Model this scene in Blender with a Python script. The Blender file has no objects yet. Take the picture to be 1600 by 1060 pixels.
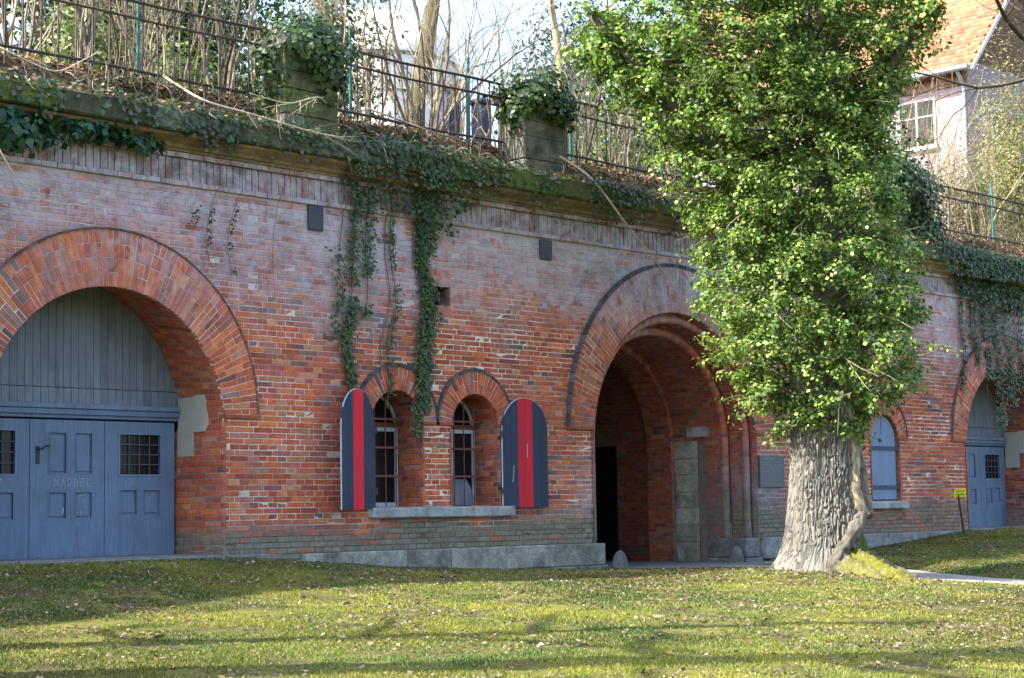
import bpy, math, random
import numpy as np
from mathutils import Matrix, Vector

rs = np.random.RandomState(7)
random.seed(7)
SC = bpy.context.scene
COL = SC.collection
R_ = math.radians
PI = math.pi

# ------------------------------------------------------------------ camera
CAM = np.array([-15.175, -22.653, 1.10])
cR = np.array([0.69114539, -0.72251976, -0.01682953])
cU = np.array([-0.05770466, -0.07838116, 0.99525201])
cF = np.array([0.72040837, 0.6868927, 0.09586553])
FPX = 2825.4
cd = bpy.data.cameras.new('camera')
cam = bpy.data.objects.new('camera', cd); COL.objects.link(cam)
m = Matrix.Identity(4)
for i in range(3):
    m[i][0] = cR[i]; m[i][1] = cU[i]; m[i][2] = -cF[i]; m[i][3] = CAM[i]
cam.matrix_world = m
cd.sensor_width = 36.0; cd.lens = FPX / 1600 * 36
cd.clip_start = 0.1; cd.clip_end = 2000
SC.camera = cam

# ------------------------------------------------------------------ light
SUN_H = np.array([-0.90, 0.44]); SUN_H /= np.linalg.norm(SUN_H)
SUN_EL = R_(44)
SUN = np.array([SUN_H[0]*math.cos(SUN_EL), SUN_H[1]*math.cos(SUN_EL), math.sin(SUN_EL)])
w = bpy.data.worlds.new('World'); SC.world = w; w.use_nodes = True
nt = w.node_tree; nt.nodes.clear()
sky = nt.nodes.new('ShaderNodeTexSky'); sky.sky_type = 'NISHITA'; sky.sun_disc = False
sky.sun_elevation = SUN_EL; sky.sun_rotation = math.atan2(SUN_H[0], SUN_H[1])
sky.air_density = 1.0; sky.dust_density = 3.0; sky.ozone_density = 1.0
bg = nt.nodes.new('ShaderNodeBackground'); bg.inputs[1].default_value = 0.15
wo = nt.nodes.new('ShaderNodeOutputWorld')
nt.links.new(sky.outputs[0], bg.inputs[0]); nt.links.new(bg.outputs[0], wo.inputs[0])
sl = bpy.data.lights.new('sun', 'SUN'); sl.energy = 3.6; sl.angle = R_(0.53); sl.color = (1.0, 0.93, 0.80)
so = bpy.data.objects.new('sun', sl); COL.objects.link(so)
so.rotation_euler = Vector(SUN).to_track_quat('Z', 'Y').to_euler(); so.location = (-20, 5, 30)
vs = SC.view_settings
vs.view_transform = 'Standard'; vs.look = 'None'; vs.exposure = 2.15; vs.gamma = 1.0; vs.use_curve_mapping = False

# ------------------------------------------------------------------ noise
def _h(ix, iy, s=0):
    n = (ix.astype(np.int64)*374761393 + iy.astype(np.int64)*668265263 + s*1442695041) & 0xffffffff
    n = ((n ^ (n >> 13)) * 1274126177) & 0xffffffff
    return ((n ^ (n >> 16)) & 0xffff) / 65535.0
def vn(x, y, s=0):
    x = np.asarray(x, float); y = np.asarray(y, float)
    x0 = np.floor(x); y0 = np.floor(y); fx = x-x0; fy = y-y0
    fx = fx*fx*(3-2*fx); fy = fy*fy*(3-2*fy)
    a = _h(x0, y0, s); b = _h(x0+1, y0, s); c = _h(x0, y0+1, s); d = _h(x0+1, y0+1, s)
    return a+(b-a)*fx+(c-a)*fy+(a-b-c+d)*fx*fy
def fbm(x, y, s=0, o=4):
    t = 0; a = .5; n = 0
    for k in range(o):
        t = t + a*vn(np.asarray(x)*2**k, np.asarray(y)*2**k, s+k*17); n += a; a *= .5
    return t/n
def sst(a, b, x):
    t = np.clip((np.asarray(x, float)-a)/(b-a), 0, 1); return t*t*(3-2*t)

# ------------------------------------------------------------------ mesh helpers
def np_mesh(name, V, Fs, cols=None, smooth=False):
    """V (N,3); Fs list of (M,k) index arrays; cols (N,3) point colours"""
    me = bpy.data.meshes.new(name)
    V = np.asarray(V, np.float32)
    Fs = [np.asarray(f, np.int32) for f in Fs if len(f)]
    me.vertices.add(len(V)); me.vertices.foreach_set('co', V.ravel())
    nl = sum(f.size for f in Fs); npoly = sum(len(f) for f in Fs)
    me.loops.add(nl); me.polygons.add(npoly)
    me.loops.foreach_set('vertex_index', np.concatenate([f.ravel() for f in Fs]))
    tot = np.concatenate([np.full(len(f), f.shape[1], np.int32) for f in Fs])
    st = np.concatenate([[0], np.cumsum(tot)[:-1]]).astype(np.int32)
    me.polygons.foreach_set('loop_start', st); me.polygons.foreach_set('loop_total', tot)
    me.polygons.foreach_set('use_smooth', np.full(npoly, bool(smooth)))
    if cols is not None:
        a = me.color_attributes.new('col', 'FLOAT_COLOR', 'POINT')
        c4 = np.ones((len(V), 4), np.float32); c4[:, :3] = cols
        a.data.foreach_set('color', c4.ravel())
    me.update(calc_edges=True); me.validate()
    return me
def link(name, me, mat=None, parent=None, loc=None):
    o = bpy.data.objects.new(name, me); COL.objects.link(o)
    if mat is not None and me is not None and not me.materials: me.materials.append(mat)
    if parent is not None: o.parent = parent
    if loc is not None: o.location = loc
    return o
def empty(name, loc=(0, 0, 0), rz=0):
    o = bpy.data.objects.new(name, None); COL.objects.link(o); o.location = loc; o.rotation_euler[2] = rz
    o.empty_display_size = .3
    return o
def tag(o, label=None, cat=None, group=None, kind=None):
    if label: o['label'] = label
    if cat: o['category'] = cat
    if group: o['group'] = group
    if kind: o['kind'] = kind
    return o

class MB:
    """collects shapes; build() links ONE mesh object"""
    def __init__(s): s.V = []; s.F = {}; s.C = []; s.n = 0
    def add(s, V, Fs, c=(1, 1, 1)):
        V = np.asarray(V, float); k = len(V)
        s.V.append(V)
        c = np.asarray(c, float)
        s.C.append(np.tile(c, (k, 1)) if c.ndim == 1 else c)
        for f in Fs:
            f = np.asarray(f)
            if len(f) == 0: continue
            s.F.setdefault(f.shape[1], []).append(f+s.n)
        s.n += k
        return s
    def box(s, x0, x1, y0, y1, z0, z1, c=(1, 1, 1), j=0.0, bev=0.0):
        V = np.array([(x, y, z) for z in (z0, z1) for y in (y0, y1) for x in (x0, x1)], float)
        if j: V += rs.uniform(-j, j, V.shape)
        if bev > 0: return s.bevbox(V, bev, c)
        return s.add(V, [[(0, 2, 3, 1), (4, 5, 7, 6), (0, 1, 5, 4), (2, 6, 7, 3), (0, 4, 6, 2), (1, 3, 7, 5)]], c)
    def bevbox(s, V, b, c):
        """chamfered box from its 8 corners (order of box())"""
        cen = V.mean(0)
        ax = [V[1]-V[0], V[2]-V[0], V[4]-V[0]]; L = [np.linalg.norm(a) for a in ax]; ax = [a/l for a, l in zip(ax, L)]
        out = []
        for i in range(8):
            sg = [1 if i & 1 else -1, 1 if i & 2 else -1, 1 if i & 4 else -1]
            for k in range(3):
                p = V[i].copy()
                for q in range(3):
                    if q != k: p = p-ax[q]*sg[q]*min(b, L[q]*.45)
                out.append(p)
        idx = lambda i, k: i*3+k
        Q = []; T = []
        faces = {0: [(0, 4, 6, 2), (1, 3, 7, 5)], 1: [(0, 1, 5, 4), (2, 6, 7, 3)], 2: [(0, 2, 3, 1), (4, 5, 7, 6)]}
        for k, fl in faces.items():
            for f in fl: Q.append([idx(i, k) for i in f])
        for i in range(8):
            for q in range(3):
                jn = i ^ (1 << q)
                if i < jn:
                    a, b2 = [k for k in range(3) if k != q]
                    Q.append([idx(i, a), idx(jn, a), idx(jn, b2), idx(i, b2)])
            T.append([idx(i, 0), idx(i, 1), idx(i, 2)])
        P = np.array(out)
        def fix(fs):
            r = []
            for f in fs:
                n = np.cross(P[f[1]]-P[f[0]], P[f[2]]-P[f[0]])
                if n @ (P[list(f)].mean(0)-cen) < 0: f = f[::-1]
                r.append(f)
            return r
        return s.add(P, [fix(Q), fix(T)], c)
    def tube(s, P, r, c=(1, 1, 1), n=6, cap=True):
        V, Fq, Ft = tube_geo(P, r, n, cap)
        cc = np.asarray(c, float)
        if cc.ndim == 2: cc = np.concatenate([np.repeat(cc, n, 0)] + ([cc[:1], cc[-1:]] if cap else []))
        return s.add(V, [Fq, Ft], cc)
    def prism(s, pts, y0, y1, c=(1, 1, 1)):
        """polygon (x,z) extruded in y"""
        n = len(pts)
        V = [(p[0], y0, p[1]) for p in pts]+[(p[0], y1, p[1]) for p in pts]
        return s.add(V, [[list(range(n))], [list(range(2*n-1, n-1, -1))], [(i, i+n, (i+1) % n+n, (i+1) % n) for i in range(n)]], c)
    def mesh(s, name, smooth=False):
        return np_mesh(name, np.concatenate(s.V), [np.concatenate(f) for f in s.F.values()], np.concatenate(s.C), smooth)
    def build(s, name, mat, parent=None, smooth=False, loc=None):
        return link(name, s.mesh(name, smooth), mat, parent, loc)

def tube_geo(P, r, n=6, cap=True):
    P = np.asarray(P, float); k = len(P); r = np.broadcast_to(np.asarray(r, float), (k,))
    T = np.gradient(P, axis=0); T /= np.linalg.norm(T, axis=1, keepdims=True)+1e-9
    ref = np.array([0.31, 0.27, 0.91]) if abs(T[0] @ np.array([0.31, 0.27, 0.91])) < .85 else np.array([1., 0.1, 0])
    A = np.cross(T, ref); A /= np.linalg.norm(A, axis=1, keepdims=True)+1e-9
    B = np.cross(T, A)
    a = np.arange(n)*2*PI/n
    V = P[:, None]+r[:, None, None]*(np.cos(a)[None, :, None]*A[:, None]+np.sin(a)[None, :, None]*B[:, None])
    V = V.reshape(-1, 3)
    i = np.arange(k-1)[:, None]*n; j = np.arange(n)[None]; j2 = (j+1) % n
    Fq = np.stack([i+j, i+j2, i+n+j2, i+n+j], -1).reshape(-1, 4)
    Ft = np.zeros((0, 3), int)
    if cap:
        V = np.vstack([V, P[:1], P[-1:]])
        c0 = k*n
        j = np.arange(n); j2 = (j+1) % n
        Ft = np.vstack([np.stack([np.full(n, c0), j2, j], -1), np.stack([np.full(n, c0+1), (k-1)*n+j, (k-1)*n+j2], -1)])
    return V, Fq, Ft

# ------------------------------------------------------------------ materials
def newmat(name):
    mt = bpy.data.materials.new(name); mt.use_nodes = True
    t = mt.node_tree; t.nodes.clear()
    out = t.nodes.new('ShaderNodeOutputMaterial')
    p = t.nodes.new('ShaderNodeBsdfPrincipled'); t.links.new(p.outputs[0], out.inputs[0])
    return mt, t, p, out
def N(t, ty, **k):
    n = t.nodes.new(ty)
    for a, v in k.items(): setattr(n, a, v)
    return n
def noise(t, scale, detail=4, rough=.6, vec=None, dist=0.0):
    n = N(t, 'ShaderNodeTexNoise'); n.inputs['Scale'].default_value = scale; n.inputs['Detail'].default_value = detail
    n.inputs['Roughness'].default_value = rough; n.inputs['Distortion'].default_value = dist
    if vec is not None: t.links.new(vec, n.inputs['Vector'])
    return n
def ramp(t, fac, stops):
    r = N(t, 'ShaderNodeValToRGB'); e = r.color_ramp.elements
    while len(e) < len(stops): e.new(.5)
    for i, (p, c) in enumerate(stops):
        e[i].position = p; e[i].color = (*c, 1) if len(c) == 3 else c
    t.links.new(fac, r.inputs[0]); return r
def mixc(t, fac, a, b, mode='MIX'):
    mx = N(t, 'ShaderNodeMix', data_type='RGBA', blend_type=mode)
    for s, v in ((0, fac), (6, a), (7, b)):
        if hasattr(v, 'is_output') or isinstance(v, bpy.types.NodeSocket): t.links.new(v, mx.inputs[s])
        else: mx.inputs[s].default_value = v if not isinstance(v, tuple) else (*v, 1)
    return mx.outputs[2]
def bump(t, p, h, strength=.4, dist=.01):
    b = N(t, 'ShaderNodeBump'); b.inputs['Strength'].default_value = strength; b.inputs['Distance'].default_value = dist
    t.links.new(h, b.inputs['Height']); t.links.new(b.outputs[0], p.inputs['Normal'])
def pos(t): return N(t, 'ShaderNodeNewGeometry').outputs['Position']
def scaled(t, vec, s):
    mp = N(t, 'ShaderNodeMapping'); mp.inputs['Scale'].default_value = s; t.links.new(vec, mp.inputs[0]); return mp.outputs[0]

def mat_attr(name, rough=.9, var=.35, nscale=9, bumpd=.006, bstr=.5, fine=70, spec=.25, stain=None):
    """colour from the 'col' attribute, broken up by noise at two scales"""
    mt, t, p, out = newmat(name)
    at = N(t, 'ShaderNodeVertexColor', layer_name='col')
    ps = pos(t)
    n1 = noise(t, nscale, 5, .65, ps); n2 = noise(t, fine, 3, .6, ps)
    g1 = ramp(t, n1.outputs[0], [(.25, (1-var,)*3), (.75, (1+var*.6,)*3)])
    c = mixc(t, 1.0, at.outputs[0], g1.outputs[0], 'MULTIPLY')
    g2 = ramp(t, n2.outputs[0], [(.3, (1-var*.6,)*3), (.7, (1+var*.4,)*3)])
    c = mixc(t, 1.0, c, g2.outputs[0], 'MULTIPLY')
    if stain:
        col, sc, lo, hi = stain
        n3 = noise(t, sc, 6, .7, ps)
        m3 = ramp(t, n3.outputs[0], [(lo, (0, 0, 0)), (hi, (1, 1, 1))])
        c = mixc(t, m3.outputs[0], c, col)
    t.links.new(c, p.inputs['Base Color'])
    p.inputs['Roughness'].default_value = rough; p.inputs['Specular IOR Level'].default_value = spec
    if bumpd: 
        ad = N(t, 'ShaderNodeMath', operation='ADD'); t.links.new(n1.outputs[0], ad.inputs[0]); t.links.new(n2.outputs[0], ad.inputs[1])
        bump(t, p, ad.outputs[0], bstr, bumpd)
    return mt
def mat_leaf(name, trans=.3, rough=.4, spec=.5):
    mt, t, p, out = newmat(name)
    at = N(t, 'ShaderNodeVertexColor', layer_name='col')
    t.links.new(at.outputs[0], p.inputs['Base Color'])
    p.inputs['Roughness'].default_value = rough; p.inputs['Specular IOR Level'].default_value = spec
    tr = N(t, 'ShaderNodeBsdfTranslucent')
    c = mixc(t, 1.0, at.outputs[0], (1.3, 1.5, .7), 'MULTIPLY'); t.links.new(c, tr.inputs[0])
    mx = N(t, 'ShaderNodeMixShader'); mx.inputs[0].default_value = trans
    t.links.new(p.outputs[0], mx.inputs[1]); t.links.new(tr.outputs[0], mx.inputs[2]); t.links.new(mx.outputs[0], out.inputs[0])
    return mt
def add_bloom(mt, col=(.50, .465, .54), z0=4.1, z1=5.9, amt=.72):
    """patchy lime bloom that runs across bricks and joints high on the wall, and damp algae along its foot"""
    t = mt.node_tree; p = [n for n in t.nodes if n.type == 'BSDF_PRINCIPLED'][0]
    src = p.inputs['Base Color'].links[0].from_socket
    ps = pos(t); sp = N(t, 'ShaderNodeSeparateXYZ'); t.links.new(ps, sp.inputs[0])
    big = noise(t, .55, 4, .6, ps); mid = noise(t, 3.2, 6, .75, ps, .6); st = noise(t, 1.0, 5, .7, scaled(t, ps, (5, 5, .35)))
    def M(op, a, b=None, c=None, clamp=False):
        n = N(t, 'ShaderNodeMath', operation=op, use_clamp=clamp)
        for i, v in enumerate((a, b, c)):
            if v is None: continue
            if isinstance(v, (int, float)): n.inputs[i].default_value = v
            else: t.links.new(v, n.inputs[i])
        return n.outputs[0]
    zz = M('MULTIPLY_ADD', big.outputs[0], 2.6, M('SUBTRACT', sp.outputs[2], 1.3))
    hm = M('DIVIDE', M('SUBTRACT', zz, z0), z1-z0, None, True)
    pm = ramp(t, mid.outputs[0], [(.40, (0, 0, 0)), (.62, (1, 1, 1))])
    f = M('MULTIPLY', M('MULTIPLY', hm, pm.outputs[0]), amt, None, True)
    c = mixc(t, f, src, col)
    # grimy rain streaks
    sm = ramp(t, st.outputs[0], [(.55, (0, 0, 0)), (.78, (1, 1, 1))])
    f2 = M('MULTIPLY', sm.outputs[0], .45)
    c = mixc(t, f2, c, (.13, .105, .10))
    t.links.new(c, p.inputs['Base Color'])
M_BRICK = mat_attr('brick_clay', .88, .42, 7, .006, .7, 60)
M_MORTAR = mat_attr('lime_mortar', .95, .3, 5, .006, .6, 80)
add_bloom(M_BRICK); add_bloom(M_MORTAR, amt=.7)
M_STONE = mat_attr('weathered_sandstone', .9, .5, 3.2, .018, .8, 28, stain=((.035, .036, .032), 2.0, .46, .78))
M_MOSSST = mat_attr('mossy_coping_stone', .92, .55, 3.5, .02, .8, 30, stain=((.035, .035, .025), 2.2, .42, .70))
def mat_painted(name, rough, spec, gr):
    mt, t, p, out = newmat(name)
    at = N(t, 'ShaderNodeVertexColor', layer_name='col'); ps = pos(t)
    g = noise(t, 1.0, 5, .65, scaled(t, ps, (28, 28, 1.4))); st = noise(t, 1.0, 6, .7, scaled(t, ps, (4.5, 4.5, .7))); bl = noise(t, 2.2, 5, .7, ps); ch = noise(t, 38, 4, .75, ps)
    c = mixc(t, 1.0, at.outputs[0], ramp(t, g.outputs[0], [(.3, (.86,)*3), (.7, (1.10,)*3)]).outputs[0], 'MULTIPLY')
    c = mixc(t, 1.0, c, ramp(t, bl.outputs[0], [(.3, (.80,)*3), (.7, (1.16,)*3)]).outputs[0], 'MULTIPLY')
    m1 = ramp(t, st.outputs[0], [(.54, (0, 0, 0)), (.80, (gr, gr, gr))]); c = mixc(t, m1.outputs[0], c, (.045, .05, .06))
    m2 = ramp(t, ch.outputs[0], [(.70, (0, 0, 0)), (.76, (.55, .55, .55))]); c = mixc(t, m2.outputs[0], c, (.26, .27, .27))
    t.links.new(c, p.inputs['Base Color']); p.inputs['Specular IOR Level'].default_value = spec
    rr_ = ramp(t, bl.outputs[0], [(.3, (rough-.1,)*3), (.7, (rough+.15,)*3)]); t.links.new(rr_.outputs[0], p.inputs['Roughness'])
    ad = N(t, 'ShaderNodeMath', operation='ADD'); t.links.new(g.outputs[0], ad.inputs[0]); t.links.new(ch.outputs[0], ad.inputs[1]); bump(t, p, ad.outputs[0], .35, .004)
    return mt
M_WOOD = mat_painted('painted_boards', .6, .3, .75)
M_PAINT = mat_painted('shutter_paint', .6, .3, .35)
M_IRON = mat_attr('rusty_iron', .7, .35, 20, .003, .4, 90, spec=.4)
M_BARKSTEM = mat_attr('shrub_bark', .85, .4, 14, .004, .5, 80)
M_LEAF = mat_leaf('ivy_leaf', .30, .45, .35)
M_LEAFD = mat_leaf('dark_leaf', .2, .38, .45)
M_DRY = mat_leaf('dry_leaf', .15, .75, .2)
M_GRASS = mat_leaf('grass_blade', .3, .6, .3)
M_NEEDLE = mat_leaf('evergreen_leaf', .2, .5, .35)
M_PLAST = mat_attr('plaster', .9, .15, 3, .004, .4, 50)
M_ROOF = mat_attr('clay_tile', .85, .3, 3, .01, .5, 14)
M_CONC = mat_attr('concrete', .92, .4, 4, .012, .7, 40, stain=((.09, .095, .085), 2.6, .5, .8))
def simple(name, col, rough, metal=0, spec=.5):
    mt, t, p, out = newmat(name)
    ps = pos(t); n1 = noise(t, 12, 4, .6, ps)
    g = ramp(t, n1.outputs[0], [(.3, tuple(c*.8 for c in col)), (.7, tuple(min(1, c*1.15) for c in col))])
    t.links.new(g.outputs[0], p.inputs['Base Color'])
    p.inputs['Roughness'].default_value = rough; p.inputs['Metallic'].default_value = metal; p.inputs['Specular IOR Level'].default_value = spec
    return mt
M_GLASS = simple('dark_glass', (.010, .011, .014), .25, 0, .25)
M_DARK = simple('dark_interior', (.01, .008, .007), .95, 0, .1)  # near-black stands in for the unlit depth behind openings
M_SLATE = simple('slate_plaque', (.06, .075, .095), .5)
M_BLUEM = simple('blue_plastic', (.018, .03, .085), .6)
M_CHALK = simple('chalk', (.30, .36, .46), .95, 0, .1)

def mat_tree_bark():
    mt, t, p, out = newmat('furrowed_bark')
    at = N(t, 'ShaderNodeVertexColor', layer_name='col')
    ps = pos(t); v = scaled(t, ps, (1, 1, .25))
    n1 = noise(t, 30, 5, .7, v); n2 = noise(t, 120, 3, .6, ps)
    g1 = ramp(t, n1.outputs[0], [(.25, (.6, .6, .6)), (.75, (1.25, 1.25, 1.25))])
    c = mixc(t, 1.0, at.outputs[0], g1.outputs[0], 'MULTIPLY')
    t.links.new(c, p.inputs['Base Color']); p.inputs['Roughness'].default_value = .92; p.inputs['Specular IOR Level'].default_value = .2
    ad = N(t, 'ShaderNodeMath', operation='ADD'); t.links.new(n1.outputs[0], ad.inputs[0]); t.links.new(n2.outputs[0], ad.inputs[1])
    bump(t, p, ad.outputs[0], .8, .012)
    return mt
M_BARK = mat_tree_bark()

def mat_ground(name, stops, sc=1.2, fine=26, bd=.03):
    mt, t, p, out = newmat(name)
    ps = pos(t)
    n1 = noise(t, sc, 6, .7, ps, .4); n2 = noise(t, fine, 4, .7, ps)
    mixn = N(t, 'ShaderNodeMath', operation='MULTIPLY_ADD'); mixn.inputs[1].default_value = .55
    t.links.new(n2.outputs[0], mixn.inputs[0])
    h = N(t, 'ShaderNodeMath', operation='MULTIPLY'); h.inputs[1].default_value = .45; t.links.new(n1.outputs[0], h.inputs[0])
    t.links.new(h.outputs[0], mixn.inputs[2])
    g = ramp(t, mixn.outputs[0], stops)
    t.links.new(g.outputs[0], p.inputs['Base Color']); p.inputs['Roughness'].default_value = .95; p.inputs['Specular IOR Level'].default_value = .15
    bump(t, p, n2.outputs[0], .8, bd)
    return mt
M_LAWN = mat_ground('lawn_soil', [(.36, (.022, .018, .012)), (.45, (.06, .05, .03)), (.52, (.10, .105, .02)), (.60, (.15, .15, .03)), (.68, (.16, .12, .07))])
M_EARTH = mat_ground('leafy_earth', [(.36, (.03, .022, .015)), (.5, (.10, .06, .035)), (.62, (.16, .10, .06))])
M_PATH = mat_ground('pale_path', [(.38, (.24, .22, .19)), (.6, (.36, .335, .30))], 2.0, 40, .012)
M_COBBLE = mat_ground('stone_paving', [(.38, (.13, .13, .13)), (.6, (.22, .215, .21))], 2.0, 30, .012)

# ------------------------------------------------------------------ brick engine
def frame_brick(Cn, nrm, depth, bev=.006):
    """Cn (n,4,3) front corners BL,BR,TR,TL; nrm (n,3). returns V (n,12,3)"""
    cen = Cn.mean(1, keepdims=True)
    # inset front
    d = cen-Cn
    # inset along each side by bev metres
    e1 = Cn[:, [1, 0, 3, 2]]-Cn; l1 = np.linalg.norm(e1, axis=2, keepdims=True)+1e-9
    e2 = Cn[:, [3, 2, 1, 0]]-Cn; l2 = np.linalg.norm(e2, axis=2, keepdims=True)+1e-9
    ins = Cn+e1/l1*np.minimum(bev, l1*.3)+e2/l2*np.minimum(bev, l2*.3)
    outer = Cn-nrm[:, None]*bev
    back = Cn-nrm[:, None]*depth[:, None, None]
    return np.concatenate([ins, outer, back], 1)
BF = np.array([(0, 1, 2, 3)]+[(4+i, 4+(i+1) % 4, (i+1) % 4, i) for i in range(4)]+[(8+i, 8+(i+1) % 4, 4+(i+1) % 4, 4+i) for i in range(4)])
class Bricks:
    def __init__(s): s.C = []; s.N = []; s.D = []; s.K = []
    def add(s, corners, n, depth, col):
        s.C.append(corners); s.N.append(n); s.D.append(depth); s.K.append(col)
    def arrays(s):
        C = np.array(s.C, float); Nn = np.array(s.N, float); D = np.array(s.D, float); K = np.array(s.K, float)
        return C, Nn, D, K
    def mesh(s, name, sel=None, jit=.004, proud=.006):
        C, Nn, D, K = s.arrays()
        if sel is not None: C, Nn, D, K = C[sel], Nn[sel], D[sel], K[sel]
        n = len(C)
        C = C+rs.uniform(-jit, jit, C.shape)+Nn[:, None]*rs.uniform(-proud, proud, (n, 1, 1))
        # orient
        nn = np.cross(C[:, 1]-C[:, 0], C[:, 3]-C[:, 0])
        fl = (nn*Nn).sum(1) < 0
        C[fl] = C[fl][:, [1, 0, 3, 2]]
        V = frame_brick(C, Nn, D)
        Fc = (BF[None]+np.arange(n)[:, None, None]*12).reshape(-1, 4)
        cols = np.repeat(K, 12, 0)
        return np_mesh(name, V.reshape(-1, 3), [Fc], cols)

PAL = np.array([(.48, .115, .050), (.44, .10, .058), (.41, .125, .08), (.54, .155, .062), (.37, .085, .055), (.35, .105, .085),
                (.26, .095, .085), (.17, .08, .08), (.45, .18, .13), (.29, .15, .13), (.49, .20, .10), (.15, .105, .115)])
PW = np.array([15, 15, 13, 8, 11, 9, 6, 3, 8, 5, 4, 3.]); PW /= PW.sum()
def brick_col(x, z, dark=1.0, wash=True):
    rg = float(fbm(x*.55+11, z*.8, 41)); pw = PW*np.exp(np.array([1, .6, .2, 1.2, .2, -.4, -.8, -1, .2, -.6, .8, -1])*(rg-.42)*5); pw /= pw.sum()
    c = PAL[rs.choice(len(PAL), p=pw)]*rs.uniform(.86, 1.24)
    c = c*(.78+.44*float(fbm(x*.3+2, z*.45+5, 29)))
    if wash:
        nz = float(fbm(x*.35, z*.5, 3)); n2 = float(vn(x*1.1, z*2.2, 9))
        # pale lime bloom under the cornice
        wv = float(sst(4.2, 5.9, z+(nz-.5)*3.0))
        wv *= (.45+.6*n2)
        if rs.rand() < .12: wv *= .15
        if z > 6.1 and rs.rand() < .5: wv *= .2
        c = c*(1-min(wv, .9))+np.array([.43, .375, .43])*rs.uniform(.8, 1.12)*min(wv, .9)
        # pale bloom and soot next to the entrance jambs
        e = float(np.exp(-((x-16.3)/.75)**2)*np.exp(-((z-1.35)/.75)**2))*1.1
        c = c*(1-min(.85, e))+np.array([.27, .26, .33])*rs.uniform(.6, 1.25)*min(.85, e)
        e = float(np.exp(-((x-10.6)/.35)**2)*np.exp(-((z-1.2)/.7)**2))*.6
        c = c*(1-e)+np.array([.42, .38, .42])*e
        # algae and cement slurry along the foot
        gv = float(sst(1.22, .85, z+(vn(x*.8, z, 21)-.5)*.55-.10*np.exp(-((x-9)/3.)**2)))
        if x > 17: gv *= .8
        gv = gv*(.92 if rs.rand() < .9 else .4)
        c = c*(1-gv)+np.array([.185, .19, .15])*rs.uniform(.85, 1.15)*gv
        # dirt streaks
        dk = float(sst(.62, .8, fbm(x*.5+7, z*.9, 31)))*.45
        c = c*(1-dk)+np.array([.15, .11, .10])*dk
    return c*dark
def mortar_col(x, z):
    nz = fbm(x*.35, z*.5, 3); wv = sst(3.9, 5.5, z+(nz-.5)*3.2)
    gv = sst(1.22, .85, z+(vn(x*.8, z, 21)-.5)*.55)
    c = np.array([.60, .53, .46])[None]*np.ones((len(x), 1))
    k = fbm(x*.9+3, z*1.7, 77)
    c = c*(.62+.62*sst(.3, .6, k))[:, None]
    c = c*(1-wv*.75)[:, None]+np.array([.40, .36, .38])*(wv*.75)[:, None]
    c = c*(1-gv)[:, None]+np.array([.10, .105, .085])*gv[:, None]
    return c

COURSE = .0912; STR = .378; JT = .012
IMP = 2.705                      # impost height
GATES = (0.0, 26.7); GR_EXT = 2.70; GR_IN = 2.07; GZ = 2.47; GJ = 2.04; GDEP = 1.15
ENT = 13.36; ER_EXT = 3.295; ER_IN = 2.60; EZ = 2.47
WINS = (5.70, 7.60, 19.10, 21.00); WR_EXT = .93; WR_IN = .60; WZ = 2.62; SILL = 1.25
FRZ = 6.20
WX0, WX1 = -8.0, 33.0

def holes(z, inset):
    h = []
    for g in GATES:
        if z < IMP: h.append((g-GJ, g+GJ))
        else:
            r = GR_EXT-inset; d = z-IMP
            if d < r: s = math.sqrt(r*r-d*d); h.append((g-s, g+s))
    if z < IMP: h.append((ENT-ER_IN, ENT+ER_IN))
    else:
        r = ER_EXT-inset; d = z-IMP
        if d < r: s = math.sqrt(r*r-d*d); h.append((ENT-s, ENT+s))
    for c in WINS:
        if SILL-.02 < z < IMP: h.append((c-WR_IN, c+WR_IN))
        elif z >= IMP:
            r = WR_EXT-inset; d = z-IMP
            if d < r: s = math.sqrt(r*r-d*d); h.append((c-s, c+s))
    if 4.75 < z < 5.11: h.append((6.45, 7.02))
    return sorted(h)
def solid(z, inset, lo=WX0, hi=WX1):
    out = []; a = lo
    for l, r in holes(z, inset):
        if l > a: out.append((a, l))
        a = max(a, r)
    if hi > a: out.append((a, hi))
    return out

wall = tag(empty('fortress_wall', (13.36, 0, 0)), 'long red brick fortress wall with arched gates, a tunnel entrance and mossy stone cornice', 'wall')
WORG = np.array([13.36, 0, 0])
def wpart(mb_or_me, name, mat, parent=None, smooth=False):
    """child of the wall (coordinates are world; wall empty sits at WORG)"""
    me = mb_or_me.mesh(name, smooth) if isinstance(mb_or_me, MB) else mb_or_me
    o = link(name, me, mat, parent or wall)
    if parent is None: o.location = -WORG
    return o

# mortar face of the wall (with real openings)
mv = []; mf = []
dz = COURSE/2
for k in range(int((FRZ+.2)/dz)):
    z0 = k*dz; z1 = z0+dz
    for (a, b) in solid((z0+z1)/2, .14):
        n = max(1, int((b-a)/.5)); xs = np.linspace(a, b, n+1)
        o = len(mv)
        for x in xs: mv.append((x, .007, z0))
        for x in xs: mv.append((x, .007, z1))
        for i in range(n): mf.append((o+i, o+i+1, o+n+2+i, o+n+1+i))
mv = np.array(mv)
wpart(np_mesh('mortar_face', mv, [mf], mortar_col(mv[:, 0], mv[:, 2])), 'mortar_face', M_MORTAR)

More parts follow.
